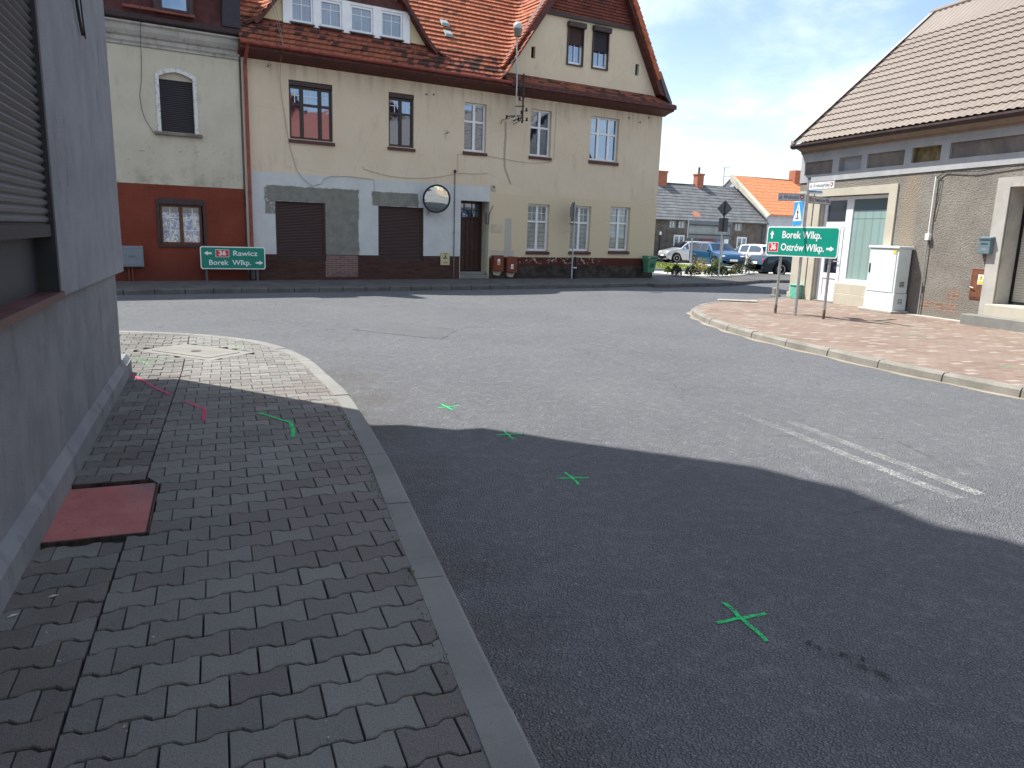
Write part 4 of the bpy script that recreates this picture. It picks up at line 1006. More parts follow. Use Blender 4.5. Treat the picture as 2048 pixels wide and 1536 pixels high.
# convex traffic mirror
t = fthing(FF, 5.76, -.40, 2.71, 'traffic_mirror', 'round convex traffic mirror with black rim beside the brown shutter', 'mirror')
mm = M('mirror_face', .015, .5, 1); mm.col((.93, .96, .92)); Rr, rad = 1.9, .41
prof = []
for k in range(17):
    a = math.asin(rad/Rr)*(1-k/16); prof.append((max(.0005, Rr*math.sin(a)), -(Rr*math.cos(a)-Rr*math.cos(math.asin(rad/Rr)))))
hd = thing('mirror_head', '', ''); 
for k in ('label', 'category'): del hd[k]
hd.parent = t; hd.rotation_euler = (R(13), 0, R(-14))
MB().lathe(prof, (0, 0, 0), 48, 'y').build('mirror_glass', mm.m, hd, smooth=True)
ro = [(rad-.005, -.02), (rad+.02, -.035), (rad+.045, -.01), (rad+.045, .03), (rad+.01, .05), (.2, .07), (.001, .07)]
MB().lathe([(rad-.005, .01)]+ro, (0, 0, 0), 48, 'y').build('rim', MAT['ink'], hd, smooth=True)
MB().tube([(0, .07, 0), (-.1, .25, -.3), (-.12, .37, -.42)], .025, 8).build('bracket', MAT['steel'], t)
MB().bbox(-.16, -.08, .36, .395, -.52, -.36, .008).build('wall_plate', MAT['surround'], t)
# thin conduit on the white wall
t = fthing(FF, 6.60, -.03, .15, 'wall_conduit', 'thin vertical steel conduit with knob running down left of the door', 'conduit')
c_ = pole(MB(), 0, 0, 0, 3.48, .017, 8)
for z in (.6, 1.5, 2.5): c_.box(-.03, .03, -.01, .03, z, z+.02)
c_.build('pipe', simple('dull_conduit', (.16, .15, .145), .5, .4, var=.3), t)
kb = MB().lathe([(.02, 3.44), (.04, 3.46), (.045, 3.5), (.03, 3.54), (.001, 3.55)], n=12); kb.build('insulator', MAT['rustm'], t)
# yellow notice plate
t = fthing(FF, 6.27, -.02, .58, 'notice_plate', 'cream stone plate with black emblem on the brown plinth left of the door', 'plate')
MB().bbox(-.17, .17, -.02, 0, 0, .42, .008).build('board', simple('pale_yellow_plate', (.52, .44, .27), .6, .3, var=.05), t)
text('1412', .07, MAT['ink'], t, -.01, .235, -.021, .16, .004); text('0.75', .05, MAT['ink'], t, .01, .09, -.021, .15, .002, 'lower_lettering')
text('H 150', .045, MAT['ink'], t, 0, .375, -.021, .15, .002, 'upper_lettering')
MB().prism([(-.03, .27), (.03, .27), (.022, .30), (.012, .31), (.012, .335), (0, .35), (-.012, .335), (-.012, .31), (-.022, .30)], -.022, -.0205).build('emblem', MAT['ink'], t)
# meter boxes
for x, y, w_, hh, lab, rd in ((8.28, .39, .40, .54, 'rust red meter box with yellow sticker, nearer the door', False), (8.83, .33, .42, .50, 'rust red meter box with rounded top, right of the stickered one', True)):
    t = fthing(FF, x, -.16, y, 'meter_box', lab, 'meter box', group='rust red meter boxes by the door')
    pr = [(-w_/2, 0), (w_/2, 0), (w_/2, hh)] + ([(w_/2*math.cos(R(a)), hh+.07*math.sin(R(a))) for a in range(20, 170, 20)] if rd else []) + [(-w_/2, hh)]
    MB().prism(pr, 0, .16).build('housing', MAT['rustbox'], t)
    MB().bbox(-w_/2+.03, w_/2-.03, -.012, -.001, .03, hh-.03, .005).build('door', MAT['rustbox'], t)
    s = MB().box(.0-.05, .05, -.016, -.0125, .22 if not rd else .14, .42 if not rd else .30).build('sticker', MAT['wsign'], t)
    if not rd: MB().box(-.04, .04, -.019, -.0165, .23, .31).build('warning_strip', simple('yellow_sticker', (.62, .36, .03), .5, .3), t)
    MB().tube([(.0, -.018 if rd else -.018, .33 if not rd else .22), (.0, -.022, .33 if not rd else .22)], .022, 10).build('symbol', MAT['rustbox'], t)
    MB().prism([(-.10, -.14), (.10, -.16), (.2, -.01), (-.18, -.01)], .11, .158).build('mortar_base', MAT['surround'], t)
# facade-side sign seen edge-on, bollard, litter bin
t = thing('stop_sign', 'octagonal road sign seen from behind on grey post before the ground floor windows', 'road sign', FF.p(11.15, -.55, .13), R(20))
pole(MB(), 0, 0, 0, 2.75, .028).build('post', MAT['steel'], t)
oc = [(.36*math.cos(R(22.5+45*k)), 2.38+.36*math.sin(R(22.5+45*k))) for k in range(8)]
pf = MB(); pf.prism(oc, -.012, .012); o = pf.build('sign_plate', MAT['dgrey'], t); o.rotation_euler.z = R(46); o.location = (-.03, .02, 0)
MB().prism([(-.3, 1.93), (.3, 1.93), (.3, 2.0), (-.3, 2.0)], -.02, .02).build('clamp_rail', MAT['dgrey'], o)
t = fthing(FF, 11.42, -.35, .13, 'bollard', 'short black bollard with white band beside the sign post', 'bollard')
MB().lathe([(.07, 0), (.07, .72), (.06, .76), (.03, .79), (.001, .795)], n=14).build('shaft', MAT['ink'], t, smooth=True); MB().lathe([(.072, .38), (.072, .42)], n=14).build('band', MAT['wsign'], t)
t = fthing(FF, 15.08, -.28, .35, 'litter_bin', 'green plastic litter bin hung on the right corner of the cream house', 'litter bin')
mb = MB(); mb.add([(-.17, -.12, 0), (.17, -.12, 0), (.17, .1, 0), (-.17, .1, 0), (-.23, -.19, .5), (.23, -.19, .5), (.23, .14, .5), (-.23, .14, .5)], [(0, 3, 2, 1), (0, 1, 5, 4), (1, 2, 6, 5), (2, 3, 7, 6), (3, 0, 4, 7), (4, 5, 6, 7)]); mb.build('body', MAT['bin'], t)
MB().box(-.245, .245, -.205, .15, .50, .54).build('rim', MAT['bin'], t); MB().box(-.2, .2, -.16, .11, .541, .545).build('mouth', MAT['dark'], t)
MB().prism([(-.24, .58), (.24, .58), (.24, .64), (-.24, .64)], -.2, .17).build('hood', MAT['bin'], t)
MB().box(-.24, -.22, -.18, .15, .54, .58).box(.22, .24, -.18, .15, .54, .58).build('hood_bracket', MAT['bin'], t)
em = MB(); ring = [(.085*math.cos(R(15*k)), .30+.085*math.sin(R(15*k))) for k in range(25)]; em.tube([(x, -.172-.0*z, z) for x, z in ring], .009, 5).tube([(0, -.172, .25), (.0, -.178, .34)], .012, 5).tube([(0, -.175, .30), (.04, -.178, .34)], .01, 5); em.build('emblem', MAT['ink'], t)
# street lamp with wiring rack on the eaves
t = fthing(FF, 8.52, -.62, 5.45, 'street_lamp', 'street lamp with round head on a thin pole rising past the eaves', 'street lamp')
lp = MB(); lp.tube([(.0, .0, -.05), (.0, 0, 1.2), (-.05, 0, 2.6)], [.026, .026, .02], 10); lp.build('pole', MAT['steel'], t)
hd_ = MB().lathe([(.001, 2.95), (.09, 2.93), (.14, 2.87), (.15, 2.78), (.14, 2.74)], (-.05, -.05, 0), 20); hd_.build('lamp_head', MAT['lamp_grey'], t, smooth=True)
MB().lathe([(.14, 2.74), (.135, 2.66), (.12, 2.58), (.11, 2.50), (.001, 2.49)], (-.05, -.05, 0), 20).build('lamp_bowl', MAT['amber'], t, smooth=True)
MB().lathe([(.035, 2.40), (.035, 2.5)], (-.05, -.03, 0), 12).build('socket', MAT['steel'], t)
t = fthing(FF, 8.80, -.60, 5.45, 'insulator_rack', 'rusty iron insulator rack fixed across the eaves beside the lamp pole', 'insulator rack')
pole(MB(), 0, 0, -.02, 1.42, .028, 8).build('mast', MAT['rustm'], t)
for P_, r_ in (([(-.62, 0, .02), (.02, 0, .10)], .022), ([(-.3, -.05, .36), (.06, .0, .40)], .018), ([(0, 0, .05), (0, .58, .0)], .02), ([(0, 0, .95), (0, .2, .95)], .02), ([(-.26, 0, .9), (.03, 0, .95)], .014), ([(0, 0, .1), (-.05, .1, -.06), (-.02, .55, -.12)], .012), ([(-.26, -.0, 1.25), (.03, 0, 1.28)], .012)):
    MB().tube(P_, r_, 6).build('cross_arm', MAT['rustm'], t)
for (x, y, z) in ((-.62, 0, .0), (-.13, 0, 1.02), (-.13, 0, .84), (.15, 0, .88), (-.14, 0, .62), (.13, -.02, .30), (-.16, 0, -.02), (.17, 0, .0), (-.05, 0, .2), (.02, .05, -.07), (-.06, 0, 1.3), (.03, 0, .72)):
    MB().lathe([(.010, -.06), (.034, -.05), (.038, -.02), (.024, 0), (.034, .03), (.02, .06), (.001, .065)], (x, y, z), 10).build('insulator', MAT['ink'] if z < .9 else MAT['rustm'], t)
for (x, z) in ((.15, .88), (.13, .30), (-.16, -.02), (.17, .0), (-.13, 1.02), (-.14, .62)): MB().tube([(0, 0, z-.04), (x, 0, z-.05)], .009, 5).build('pin', MAT['rustm'], t)
# cables on the walls
def cable(pts, r, mat, label, y=-.02): MB().tube([FF.p(x, (p[0] if p else y), z) for x, z, *p in pts], r, 5).build('wall_cable', mat, label=label, category='cable')
cable([(-2.60, 7.5, -.5), (-2.60, 6.9, -.42), (-2.61, 6.2, -.12), (-2.60, 5.9, -.04), (-2.64, 5.3), (-2.70, 4.96), (-2.67, 4.6), (-2.60, 4.35), (-2.42, 4.04)], .006, MAT['dcable'], 'thin dark wire hanging loose left of the arched shuttered window', -.04)
cable([(.55, 7.9, -.75), (.66, 7.4, -.72), (.82, 6.9, -.70), (.90, 6.6, -.66), (.93, 6.3, -.3), (.95, 5.8, -.06), (1.0, 5.3), (1.10, 4.6), (1.16, 4.16), (1.20, 3.95), (1.33, 3.48), (1.40, 3.3), (1.55, 3.1), (1.84, 2.90), (2.1, 2.98), (2.2, 3.13), (2.4, 3.22), (3.0, 3.25), (3.77, 3.21), (3.79, 2.95), (3.80, 2.62)], .006, MAT['cable'], 'pale cable falling from the roof past the brown three-part window')
cable([(.62, 7.9, -.75), (.74, 7.4, -.72), (.86, 6.9, -.70), (.91, 6.6, -.66)], .006, MAT['cable'], 'second pale cable strand crossing the left roof edge')
cable([(3.41, 3.58), (3.45, 3.5), (3.8, 3.42), (4.32, 3.34), (4.9, 3.32), (5.53, 3.36), (6.1, 3.44), (6.52, 3.55), (6.9, 3.60), (7.3, 3.60), (7.84, 3.66)], .0055, MAT['cable'], 'sagging cable strung along the wall above the round mirror')
cable([(6.70, 3.62), (6.69, 4.20), (7.0, 4.19), (7.83, 4.22), (8.4, 4.18), (9.1, 4.12), (9.8, 4.13), (10.45, 4.22), (10.52, 4.3), (10.55, 5.8), (10.57, 6.2)], .005, MAT['cable'], 'thin cable looping under two white framed upper windows')
cable([(8.30, 5.30), (8.36, 5.44), (8.50, 5.47, -.1), (8.54, 5.5, -.5)], .014, MAT['cable'], 'short conduit bend feeding the street lamp pole')
MB().tube([(0, 0, 0), (.0, .0, 5.9)], .011, 5).build('wall_cable', MAT['dcable'], loc=FF.p(-.155, -.06, .4), label='dark wire running down the joint between the two houses', category='cable')
# green direction board before the left house
def board(name, label, loc, rz, w_, z0, z1, x0, posts, gm, mp=None):
    t = thing(name, label, 'direction sign', loc, rz)
    MB().prism([(x0+x, z0+z) for x, z in [(.04, 0), (w_-.04, 0), (w_, .04), (w_, z1-z0-.04), (w_-.04, z1-z0), (.04, z1-z0), (0, z1-z0-.04), (0, .04)]], -.075, -.05).build('sign_board', MAT['wsign'], t)
    MB().prism([(x0+x, z0+z) for x, z in [(.06, .028), (w_-.06, .028), (w_-.028, .06), (w_-.028, z1-z0-.06), (w_-.06, z1-z0-.028), (.06, z1-z0-.028), (.028, z1-z0-.06), (.028, .06)]], -.079, -.0755).build('green_face', gm, t)
    for (x, zt) in posts:
        p = pole(MB(), x, 0, 0, zt, .03).build('post', MAT['steel'] if mp else MAT['dgrey'], t)
        if mp: MB().tube([(x, 0, 0), (x, 0, .20)], .0312, 10).build('rust_foot', simple('rust_bloom', (.20, .14, .115), .8, .2, var=.5, sc_=14), p)
    MB().box(x0+.1, x0+w_-.1, -.05, -.03, z0+.12, z0+.17).build('clamp_rail', MAT['steel'], t); MB().box(x0+.1, x0+w_-.1, -.05, -.03, z1-.2, z1-.15).build('clamp_rail', MAT['steel'], t)
    return t
def arrow(par, x, z, ang, s, y=-.081):
    P = [(-.09, -.022), (.0, -.022), (.0, -.055), (.09, 0), (.0, .055), (.0, .022), (-.09, .022)]
    c, q = math.cos(R(ang)), math.sin(R(ang)); MB().prism([(x+s*(a*c-b*q), z+s*(a*q+b*c)) for a, b in P], y, y+.002).build('arrow', MAT['wsign'], par)
def plate36(par, x, z, w_, hh, y=-.081):
    MB().box(x-w_/2, x+w_/2, y, y+.002, z-hh/2, z+hh/2).build('number_frame', MAT['wsign'], par)
    MB().box(x-w_/2+.012, x+w_/2-.012, y-.002, y-.0002, z-hh/2+.012, z+hh/2-.012).build('number_plate', MAT['red'], par)
    text('36', hh*.85, MAT['wsign'], par, x, z, y-.0025, w_*.55, .006, 'route_number')
import math as _m
t = board('direction_sign', 'green direction board for Rawicz and Borek on two low posts before the left house', (-8.70, 21.24, .12), math.atan2(.609, 1.216), 1.74, .34, .97, -.13, [(.02, .36), (1.39, .36)], MAT['green'])
x0, zb = -.13, .34
arrow(t, x0+.20, zb+.44, 180, 1.15); plate36(t, x0+.58, zb+.44, .36, .21)
text('Rawicz', .20, MAT['wsign'], t, x0+1.19, zb+.44, -.081, .66, .003); text('Borek  Wlkp.', .20, MAT['wsign'], t, x0+.78, zb+.18, -.081, 1.12, .003, 'lower_lettering'); arrow(t, x0+1.57, zb+.185, 0, 1.15)
# ------------------------------------------------------------------ house on the right
Rh = fthing(FR, 0, 0, 0, 'corner_shop_house', 'sunlit roughcast house with white shop front and beige steel tile roof', 'house')
rec = [(-.0, 1.11, 3.53, 3.88), (1.36, 2.17, 3.55, 3.90), (2.37, 3.57, 3.56, 3.91), (3.79, 4.61, 3.58, 3.92), (4.85, 8.2, 3.59, 3.93)]
sx0, sx1, sz1 = .80, 3.24, 2.93
dx0, dx1, dz0, dz1 = 6.46, 8.6, .55, 2.92
mb = MB(); mb.wall([(-.15, 0), (-.15, 3.33), (14, 3.40), (14, 0)], [[(sx0, .1), (sx0, sz1), (sx1, sz1), (sx1, .1)], rc(dx0, dx1, .3, dz1)], 0, .02, 0)
mb.add([(-.15, 0, 0), (-.15, 9, 0), (-.15, 9, 4.2), (-.15, 0, 4.2)], [(0, 3, 2, 1)])
mb.add([(-.15, .3, 4.2), (-.15, 4.0, 8.0), (-.15, 8.3, 4.2)], [(0, 1, 2)]); mb.build('wall', MAT['rcast'], Rh)
mb = MB(); mb.wall([(-.17, 3.33), (-.17, 4.12), (14, 4.16), (14, 3.40)], [rc(*r) for r in rec], -.025, .06, 0)
mb.add([(-.17, -.025, 3.33), (14, -.025, 3.40), (14, .0, 3.40), (-.17, 0, 3.33)], [(0, 1, 2, 3)]).add([(-.17, -.025, 3.33), (-.17, 4, 3.33), (-.17, 4, 4.12), (-.17, -.025, 4.12)], [(0, 1, 2, 3)])
mb.build('frieze_band', MAT['band'], Rh)
for k, r in enumerate(rec):
    dep = (.035, .13, .035, .14, .035)[k]
    b = MB(); b.wall(rc(r[0]-.001, r[1]+.001, r[2]-.001, r[3]+.001), [], dep, 0)
    if dep > .1: b.wall(rc(*r)[:], [], .136, 0) if 0 else None; b.add([(x, y, z) for y in (.03, dep) for x, z in rc(*r)], [(i, (i+1) % 4, 4+(i+1) % 4, 4+i) for i in range(4)])
    b.build('recess_panel', [MAT['dplaster'], MAT['band'], MAT['dplaster'], MAT['boards'], MAT['dplaster']][k], Rh)
MB().prof([(-.02, 4.10), (-.06, 4.13), (-.06, 4.17), (-.12, 4.20), (-.20, 4.24), (-.26, 4.25), (-.26, 4.30), (0, 4.5)], -.19, 14).build('eaves_moulding', MAT['brsoffit'], Rh)
gt = MB(); gt.prof([(-.27, 4.24), (-.31, 4.23), (-.38, 4.25), (-.41, 4.30), (-.405, 4.345), (-.27, 4.36)], -.24, 14); gt.build('gutter', MAT['dbrown'], Rh)
# steel tile roof, waves across and steps down the slope
sl_, run = .90, 4.30
us = fr_(-.22, 9.0, .0375); ss = []; ch = .30; ns = 15
for k in range(ns):
    for f in (0, .03, .35, .7, .995): ss.append((k+f)*ch)
ss.append(ns*ch); ln = math.hypot(1, sl_); mb = MB(); lmax = run*ln
ss = [s for s in ss if s <= lmax]+[lmax]
for u in us:
    for s in ss:
        y = -.36+s/ln; z = 4.355+(s/ln)*sl_
        f = (s/ch) % 1; wv_ = .5+.5*math.cos(2*math.pi*u/.19); wv_ = wv_**1.0
        h = .030*wv_+.030*(1-f)-.010*wv_*math.sin(math.pi*f)*0
        mb.v.append((u, y-h*sl_/ln, z+h/ln))
nv = len(ss)
for i in range(len(us)-1):
    for j in range(nv-1): mb.f.append((i*nv+j, (i+1)*nv+j, (i+1)*nv+j+1, i*nv+j+1)); mb.mi.append(0)
zt = 4.355+run*sl_; yr = -.36+run
o = mb.build('roof', MAT['roofmetal'], Rh)
MB().add([(-.22, yr, zt), (14, yr, zt), (14, 9, 4.3), (-.22, 9, 4.3)], [(0, 1, 2, 3)]).add([(9.0, -.36, 4.39), (14, -.36, 4.39), (14, yr, zt+.02), (9.0, yr, zt+.02)], [(0, 1, 2, 3)]).build('rear_slope', MAT['roofmetal'], Rh)
vb = MB(); vb.add([(-.26, -.38, 4.31), (-.26, yr, zt-.04), (-.26, yr, zt+.10), (-.26, -.38, 4.46), (-.13, -.38, 4.46), (-.13, yr, zt+.10), (-.13, -.38, 4.31), (-.13, yr, zt-.04)], [(0, 1, 2, 3), (3, 2, 5, 4), (6, 0, 3, 4), (0, 6, 7, 1)])
vb.build('verge_flashing', simple('grey_beige_flashing', (.30, .27, .25), .45, .4, var=.1), Rh)
MB().tube([(-.27, yr, zt+.04), (14, yr, zt+.04)], .085, 10).build('ridge_cap', MAT['roofmetal'], Rh)
# shop surround
mb = MB(); ou = [(.56, .1), (.56, 3.11), (3.50, 3.14), (3.50, .1)]
mb.wall(ou, [[(sx0, .1), (sx0, sz1), (sx1, sz1), (sx1, .1)]], -.035, .19)
mb.add([(x, y, z) for y in (-.035, 0) for x, z in ou], [(i, (i+1) % 4, 4+(i+1) % 4, 4+i) for i in range(4)]); mb.build('shop_surround', MAT['surround'], Rh)
MB().box(-.15, .5, -.03, .0, .1, 3.1).build('corner_pilaster', MAT['surround'], Rh)
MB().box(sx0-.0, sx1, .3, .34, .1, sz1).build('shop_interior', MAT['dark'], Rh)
# stone below the window
MB().bbox(1.66, 3.26, -.0, .16, .1, .40, .008).bbox(1.66, 3.26, .01, .16, .402, .665, .008).build('window_apron', MAT['surround'], Rh)
dy = .13
f = MB().box(sx0+.02, sx0+.13, dy, dy+.07, .14, sz1-.02).box(1.66, 1.80, dy, dy+.07, .40, sz1-.02).box(sx0+.13, 1.66, dy, dy+.07, sz1-.11, sz1-.02).box(sx0+.13, 1.66, dy-.002, dy+.072, 2.12, 2.26).build('shop_door', MAT['white'], Rh)
lf2 = MB(); a, b = sx0+.135, 1.655
lf2.box(a, a+.10, dy-.02, dy+.05, .15, 2.11).box(b-.10, b, dy-.02, dy+.05, .15, 2.11).box(a+.1, b-.1, dy-.018, dy+.05, 1.99, 2.11).box(a+.1, b-.1, dy-.018, dy+.05, .15, .26).box(a+.1, b-.1, dy-.018, dy+.05, .76, .90)
lf2.bbox(a+.1, b-.1, dy, dy+.03, .26, .76, .012); lf2.build('door_leaf', MAT['white'], f)
MB().box(a+.1, b-.1, dy+.01, dy+.02, .90, 1.99).build('door_pane', MAT['glass'], f)
MB().box(a-.01, b+.01, dy+.02, dy+.03, 2.26, sz1-.11).build('transom_pane', MAT['glass'], f)
MB().tube([(b-.05, dy-.02, 1.22), (b-.05, dy-.07, 1.22), (b-.19, dy-.07, 1.22)], .013, 6).build('door_handle', MAT['steel'], f)
MB().box(sx0+.1, 1.68, -.02, .16, .1, .148).build('threshold', MAT['kerb'], f)
mb = MB().box(1.80, 1.90, dy, dy+.07, .67, sz1-.02).box(sx1-.10, sx1-.02, dy, dy+.07, .67, sz1-.02).box(1.90, sx1-.10, dy, dy+.07, sz1-.10, sz1-.02).box(1.90, sx1-.10, dy, dy+.07, .67, .78)
f = mb.build('shop_window', MAT['white'], Rh); MB().box(1.89, sx1-.09, dy+.03, dy+.04, .77, sz1-.09).build('pane', MAT['teal'], f)
MB().box(1.81, sx1, .02, dy, .666, .685).build('window_sill', MAT['white'], f)
# right shuttered entrance
mb = MB(); ou = [(6.16, .12), (6.16, 3.11), (9.0, 3.14), (9.0, .12)]
mb.wall(ou, [rc(dx0, dx1, .3, dz1)], -.03, .52); mb.add([(x, y, z) for y in (-.03, 0) for x, z in ou], [(i, (i+1) % 4, 4+(i+1) % 4, 4+i) for i in range(4)])
mb.build('entrance_surround', MAT['conc'], Rh)
s = MB().box(dx0+.06, dx1-.06, .42, .45, .62, dz1-.2).build('roller_shutter', MAT['sh_beige'], Rh); MB().box(dx0+.001, dx0+.06, .40, .47, .52, dz1).build('shutter_guide', MAT['ink'], s)
MB().box(dx0+.061, dx1-.06, .38, .5, dz1-.2, dz1-.001).build('shutter_box', MAT['dbrown'], s)
MB().bbox(dx0+.003, dx1+.1, -.24, .5, .10, .56, .01).build('step', MAT['surround'], Rh); MB().bbox(6.18, 9.2, -.52, -.241, .10, .33, .012).build('step', MAT['kerb'], Rh)
MB().bbox(-.2, .42, -.07, -.031, .12, .28, .01).build('corner_foot', MAT['surround'], Rh)
# things on the right house
t = fthing(FR, 6.15, -.0, 1.57, 'mailbox', 'small blue grey steel letterbox on the roughcast wall', 'mailbox')
MB().bbox(-.14, .14, -.13, -.001, 0, .33, .012).build('body', simple('blue_grey_paint', (.12, .18, .21), .45, .4), t); MB().prof([(-.145, .30), (-.15, .335), (0, .36), (0, .33)], -.15, .15).build('lid', simple('blue_grey_lid', (.13, .19, .22), .45, .4), t)
MB().box(-.08, .08, -.134, -.1305, .20, .215).build('slot', MAT['ink'], t); MB().box(-.06, .06, -.134, -.1305, .06, .12).build('name_tag', MAT['panel'], t)
t = fthing(FR, 6.08, -.0, .62, 'meter_cupboard', 'rusty brown steel cupboard door with yellow warning plate low in the wall', 'meter cupboard')
rm = M('rusted_door', .8, .2); n1_ = rm.noise(6, 6, .65); rm.col(rm.mix(n1_.sm(.3, .7), (.105, .055, .04), (.21, .085, .04))).bump(n1_, .003)
dd = MB().bbox(-.19, .20, -.020, -.001, .03, .60, .004).build('door', rm.m, t); MB().box(-.22, -.195, -.014, -.001, .0, .63).box(.205, .23, -.014, -.001, 0, .63).box(-.194, .204, -.014, -.001, .605, .63).box(-.194, .204, -.014, -.001, .0, .025).build('frame', MAT['rustbox'], t)
yl = simple('yellow_plate', (.72, .50, .05), .5, .3)
MB().box(-.05, .10, -.026, -.0205, .31, .52).build('warning_plate', MAT['wsign'], t); MB().prism([(-.03, .41), (.08, .41), (.025, .51)], -.030, -.0265).build('warning_triangle', yl, t); MB().box(-.035, .085, -.030, -.0265, .325, .385).build('warning_strip', yl, t)
MB().prism([(.03, .50), (.012, .46), (.026, .46), (.018, .43), (.04, .468), (.027, .468)], -.033, -.0305).build('lightning_mark', MAT['ink'], t)
MB().tube([(-.20, -.02, .26), (-.20, -.05, .25), (-.11, -.05, .23)], .01, 6).build('latch', MAT['steel'], t)
t = fthing(FR, 4.60, -.05, .13, 'wall_conduit', 'white conduit with junction box running up the roughcast wall beside the cabinet', 'conduit')
c_ = MB(); c_.tube([(0, 0, 0), (0, 0, 1.70)], .014, 8).build('lower_pipe', MAT['steel'], t); MB().tube([(.0, 0, 1.84), (.0, 0, 3.10)], .017, 8).build('upper_pipe', MAT['wsign'], t)
MB().bbox(-.06, .06, -.04, .045, 1.70, 1.84, .008).build('junction_box', MAT['wsign'], t)
MB().tube([FR.p(4.60, -.03, 3.2), FR.p(4.8, -.03, 3.32), FR.p(5.6, -.04, 3.27), FR.p(7.0, -.04, 3.36), FR.p(9, -.04, 3.38)], .009, 5).build('wall_cable', MAT['dcable'], label='dark cable strung below the render band of the right house', category='cable')
MB().tube([FR.p(4.60, -.03, 3.2), FR.p(4.74, -.03, 3.2), FR.p(4.72, -.03, 2.7), FR.p(4.66, -.03, 2.3)], .008, 5).build('wall_cable', MAT['dcable'], label='short dark wire beside the white conduit on the roughcast wall', category='cable')
# cabinet
t = fthing(FR, 3.75, -.43, .115, 'street_cabinet', 'tall pale grey telecom cabinet with vented side on a concrete foot', 'cabinet')
MB().bbox(-.47, .47, -.0, .38, .06, .46, .008).build('plinth_box', MAT['cab'], t)
MB().bbox(-.46, .46, .008, .37, .465, 1.50, .01).build('housing', MAT['cab'], t)
MB().bbox(-.49, .49, -.03, .40, 1.50, 1.56, .012).build('lid', MAT['cab'], t)
d_ = MB().bbox(-.44, .40, -.006, .007, .48, 1.47, .004).build('door', MAT['cab'], t); MB().bbox(-.41, -.37, -.022, -.0065, .92, 1.14, .006).build('door_handle', MAT['ink'], d_)
mb = MB()
for z in (.22, .62):
    for k in range(4):
        for q in (0, 1): mb.box(.463, .474, .13+q*.07, .18+q*.07, z+k*.032, z+k*.032+.016)
mb.build('vents', MAT['dgrey'], t)
MB().box(.30, .39, -.012, -.0065, 1.38, 1.46).build('yellow_sticker', yl, t)
MB().bbox(-.55, .55, -.10, .42, 0, .058, .01).build('foot', MAT['conc'], t)
t = thing('power_box', 'small mint green box at the foot of the shop house corner', 'box', FR.p(.30, -.20, .115), FR.a)
MB().bbox(-.16, .16, -.02, .16, 0, .36, .01).build('body', MAT['mint'], t); MB().bbox(-.18, .18, -.04, .165, .361, .40, .01).build('lid', MAT['mint'], t)
t = thing('concrete_post', 'low weathered concrete guard post at the shop house corner', 'guard post', FR.p(-.42, -.28, .115), FR.a)
MB().bbox(-.10, .10, -.08, .08, 0, .26, .03).build('block', MAT['old_kerb'], t); MB().bbox(-.13, .13, -.10, .10, -.01, .05, .01).build('foot', MAT['old_kerb'], t)
# loose paving blocks
MB().bbox(-.5, .5, -.09, .09, 0, .05, .015).build('loose_kerbstone', MAT['conc'], loc=(5.85, 19.75, .115), rz=R(-8), label='single pale kerbstone lying on the brick footway near the road bend', category='kerbstone')

# ------------------------------------------------------------------ signs on the right footway
t = board('direction_sign', 'sunlit green direction board for Borek and Ostrów on two rusty footed posts', (5.82, 16.87, .115), math.atan2(15.84-16.87, 6.49-5.82), 1.80, 1.27, 1.91, -.36, [(.0, 1.85), (1.226, 1.85)], MAT['green2'], True)
t.location.x += .04
x0, zb = -.36, 1.27
arrow(t, x0+.14, zb+.46, 90, 1.0); plate36(t, x0+.20, zb+.19, .26, .21)
text('Borek Wlkp.', .215, MAT['wsign'], t, x0+.90, zb+.455, -.081, .98, .004); text('Ostrów Wlkp.', .215, MAT['wsign'], t, x0+.94, zb+.19, -.081, 1.08, .004, 'lower_lettering'); arrow(t, x0+1.62, zb+.19, 0, 1.0)
px, py = 6.149, 16.438
t = thing('crossing_sign_post', 'tall grey post carrying a blue crossing sign and street names', 'sign post', (px, py, .115))
pole(MB(), 0, 0, 0, 2.90, .032).build('post', MAT['steel'], t); MB().lathe([(.036, 2.88), (.036, 2.93), (.001, 2.94)], n=12).build('cap', MAT['dgrey'], t)
def side(az): return thing('sign_arm', 'x', 'x')
def sub(par, name, loc, az):       # helper empty whose local x runs towards azimuth az
    o = bpy.data.objects.new(name, None); col.objects.link(o); o.parent = par; o.location = loc; o.rotation_euler.z = R(90-az); o.empty_display_size = .1; return o
e = sub(t, 'crossing_sign', (-.05, -.01, 1.93), 180)     # reads from the west
MB().bbox(-.56, .0, -.012, .0, 0, .52, .004).build('sign_plate', MAT['wsign'], e)
MB().prism([(x-.28, z+.26) for x, z in rrect(.27, .25, .04)], -.016, -.0125).build('blue_field', MAT['blue'], e)
MB().prism([(-.53, .10), (-.03, .10), (-.28, .49)], -.020, -.0165).build('white_triangle', MAT['wsign'], e)
mb = MB(); y = -.0235
mb.prism([(-.42, .155), (-.14, .155), (-.14, .167), (-.42, .167)], y, y+.003)
def limb(p, q, a, b): 
    p, q = Vector(p), Vector(q); n = (q-p).normalized(); n = Vector((-n.y, n.x)); mb.prism([tuple(p+n*a), tuple(q+n*b), tuple(q-n*b), tuple(p-n*a)], y-.0005*len(mb.v)/40, y+.003)
limb((-.285, .345), (-.28, .235), .022, .018); limb((-.28, .24), (-.33, .125), .014, .009); limb((-.278, .24), (-.225, .125), .014, .009); limb((-.33, .125), (-.36, .128), .008, .007); limb((-.225, .125), (-.25, .118), .008, .007)
limb((-.285, .335), (-.335, .27), .009, .007); limb((-.285, .335), (-.235, .27), .009, .007)
mb.prism([(-.285+.022*math.cos(R(a)), .372+.024*math.sin(R(a))) for a in range(0, 360, 30)], y, y+.003)
mb.build('walking_figure', MAT['ink'], e)
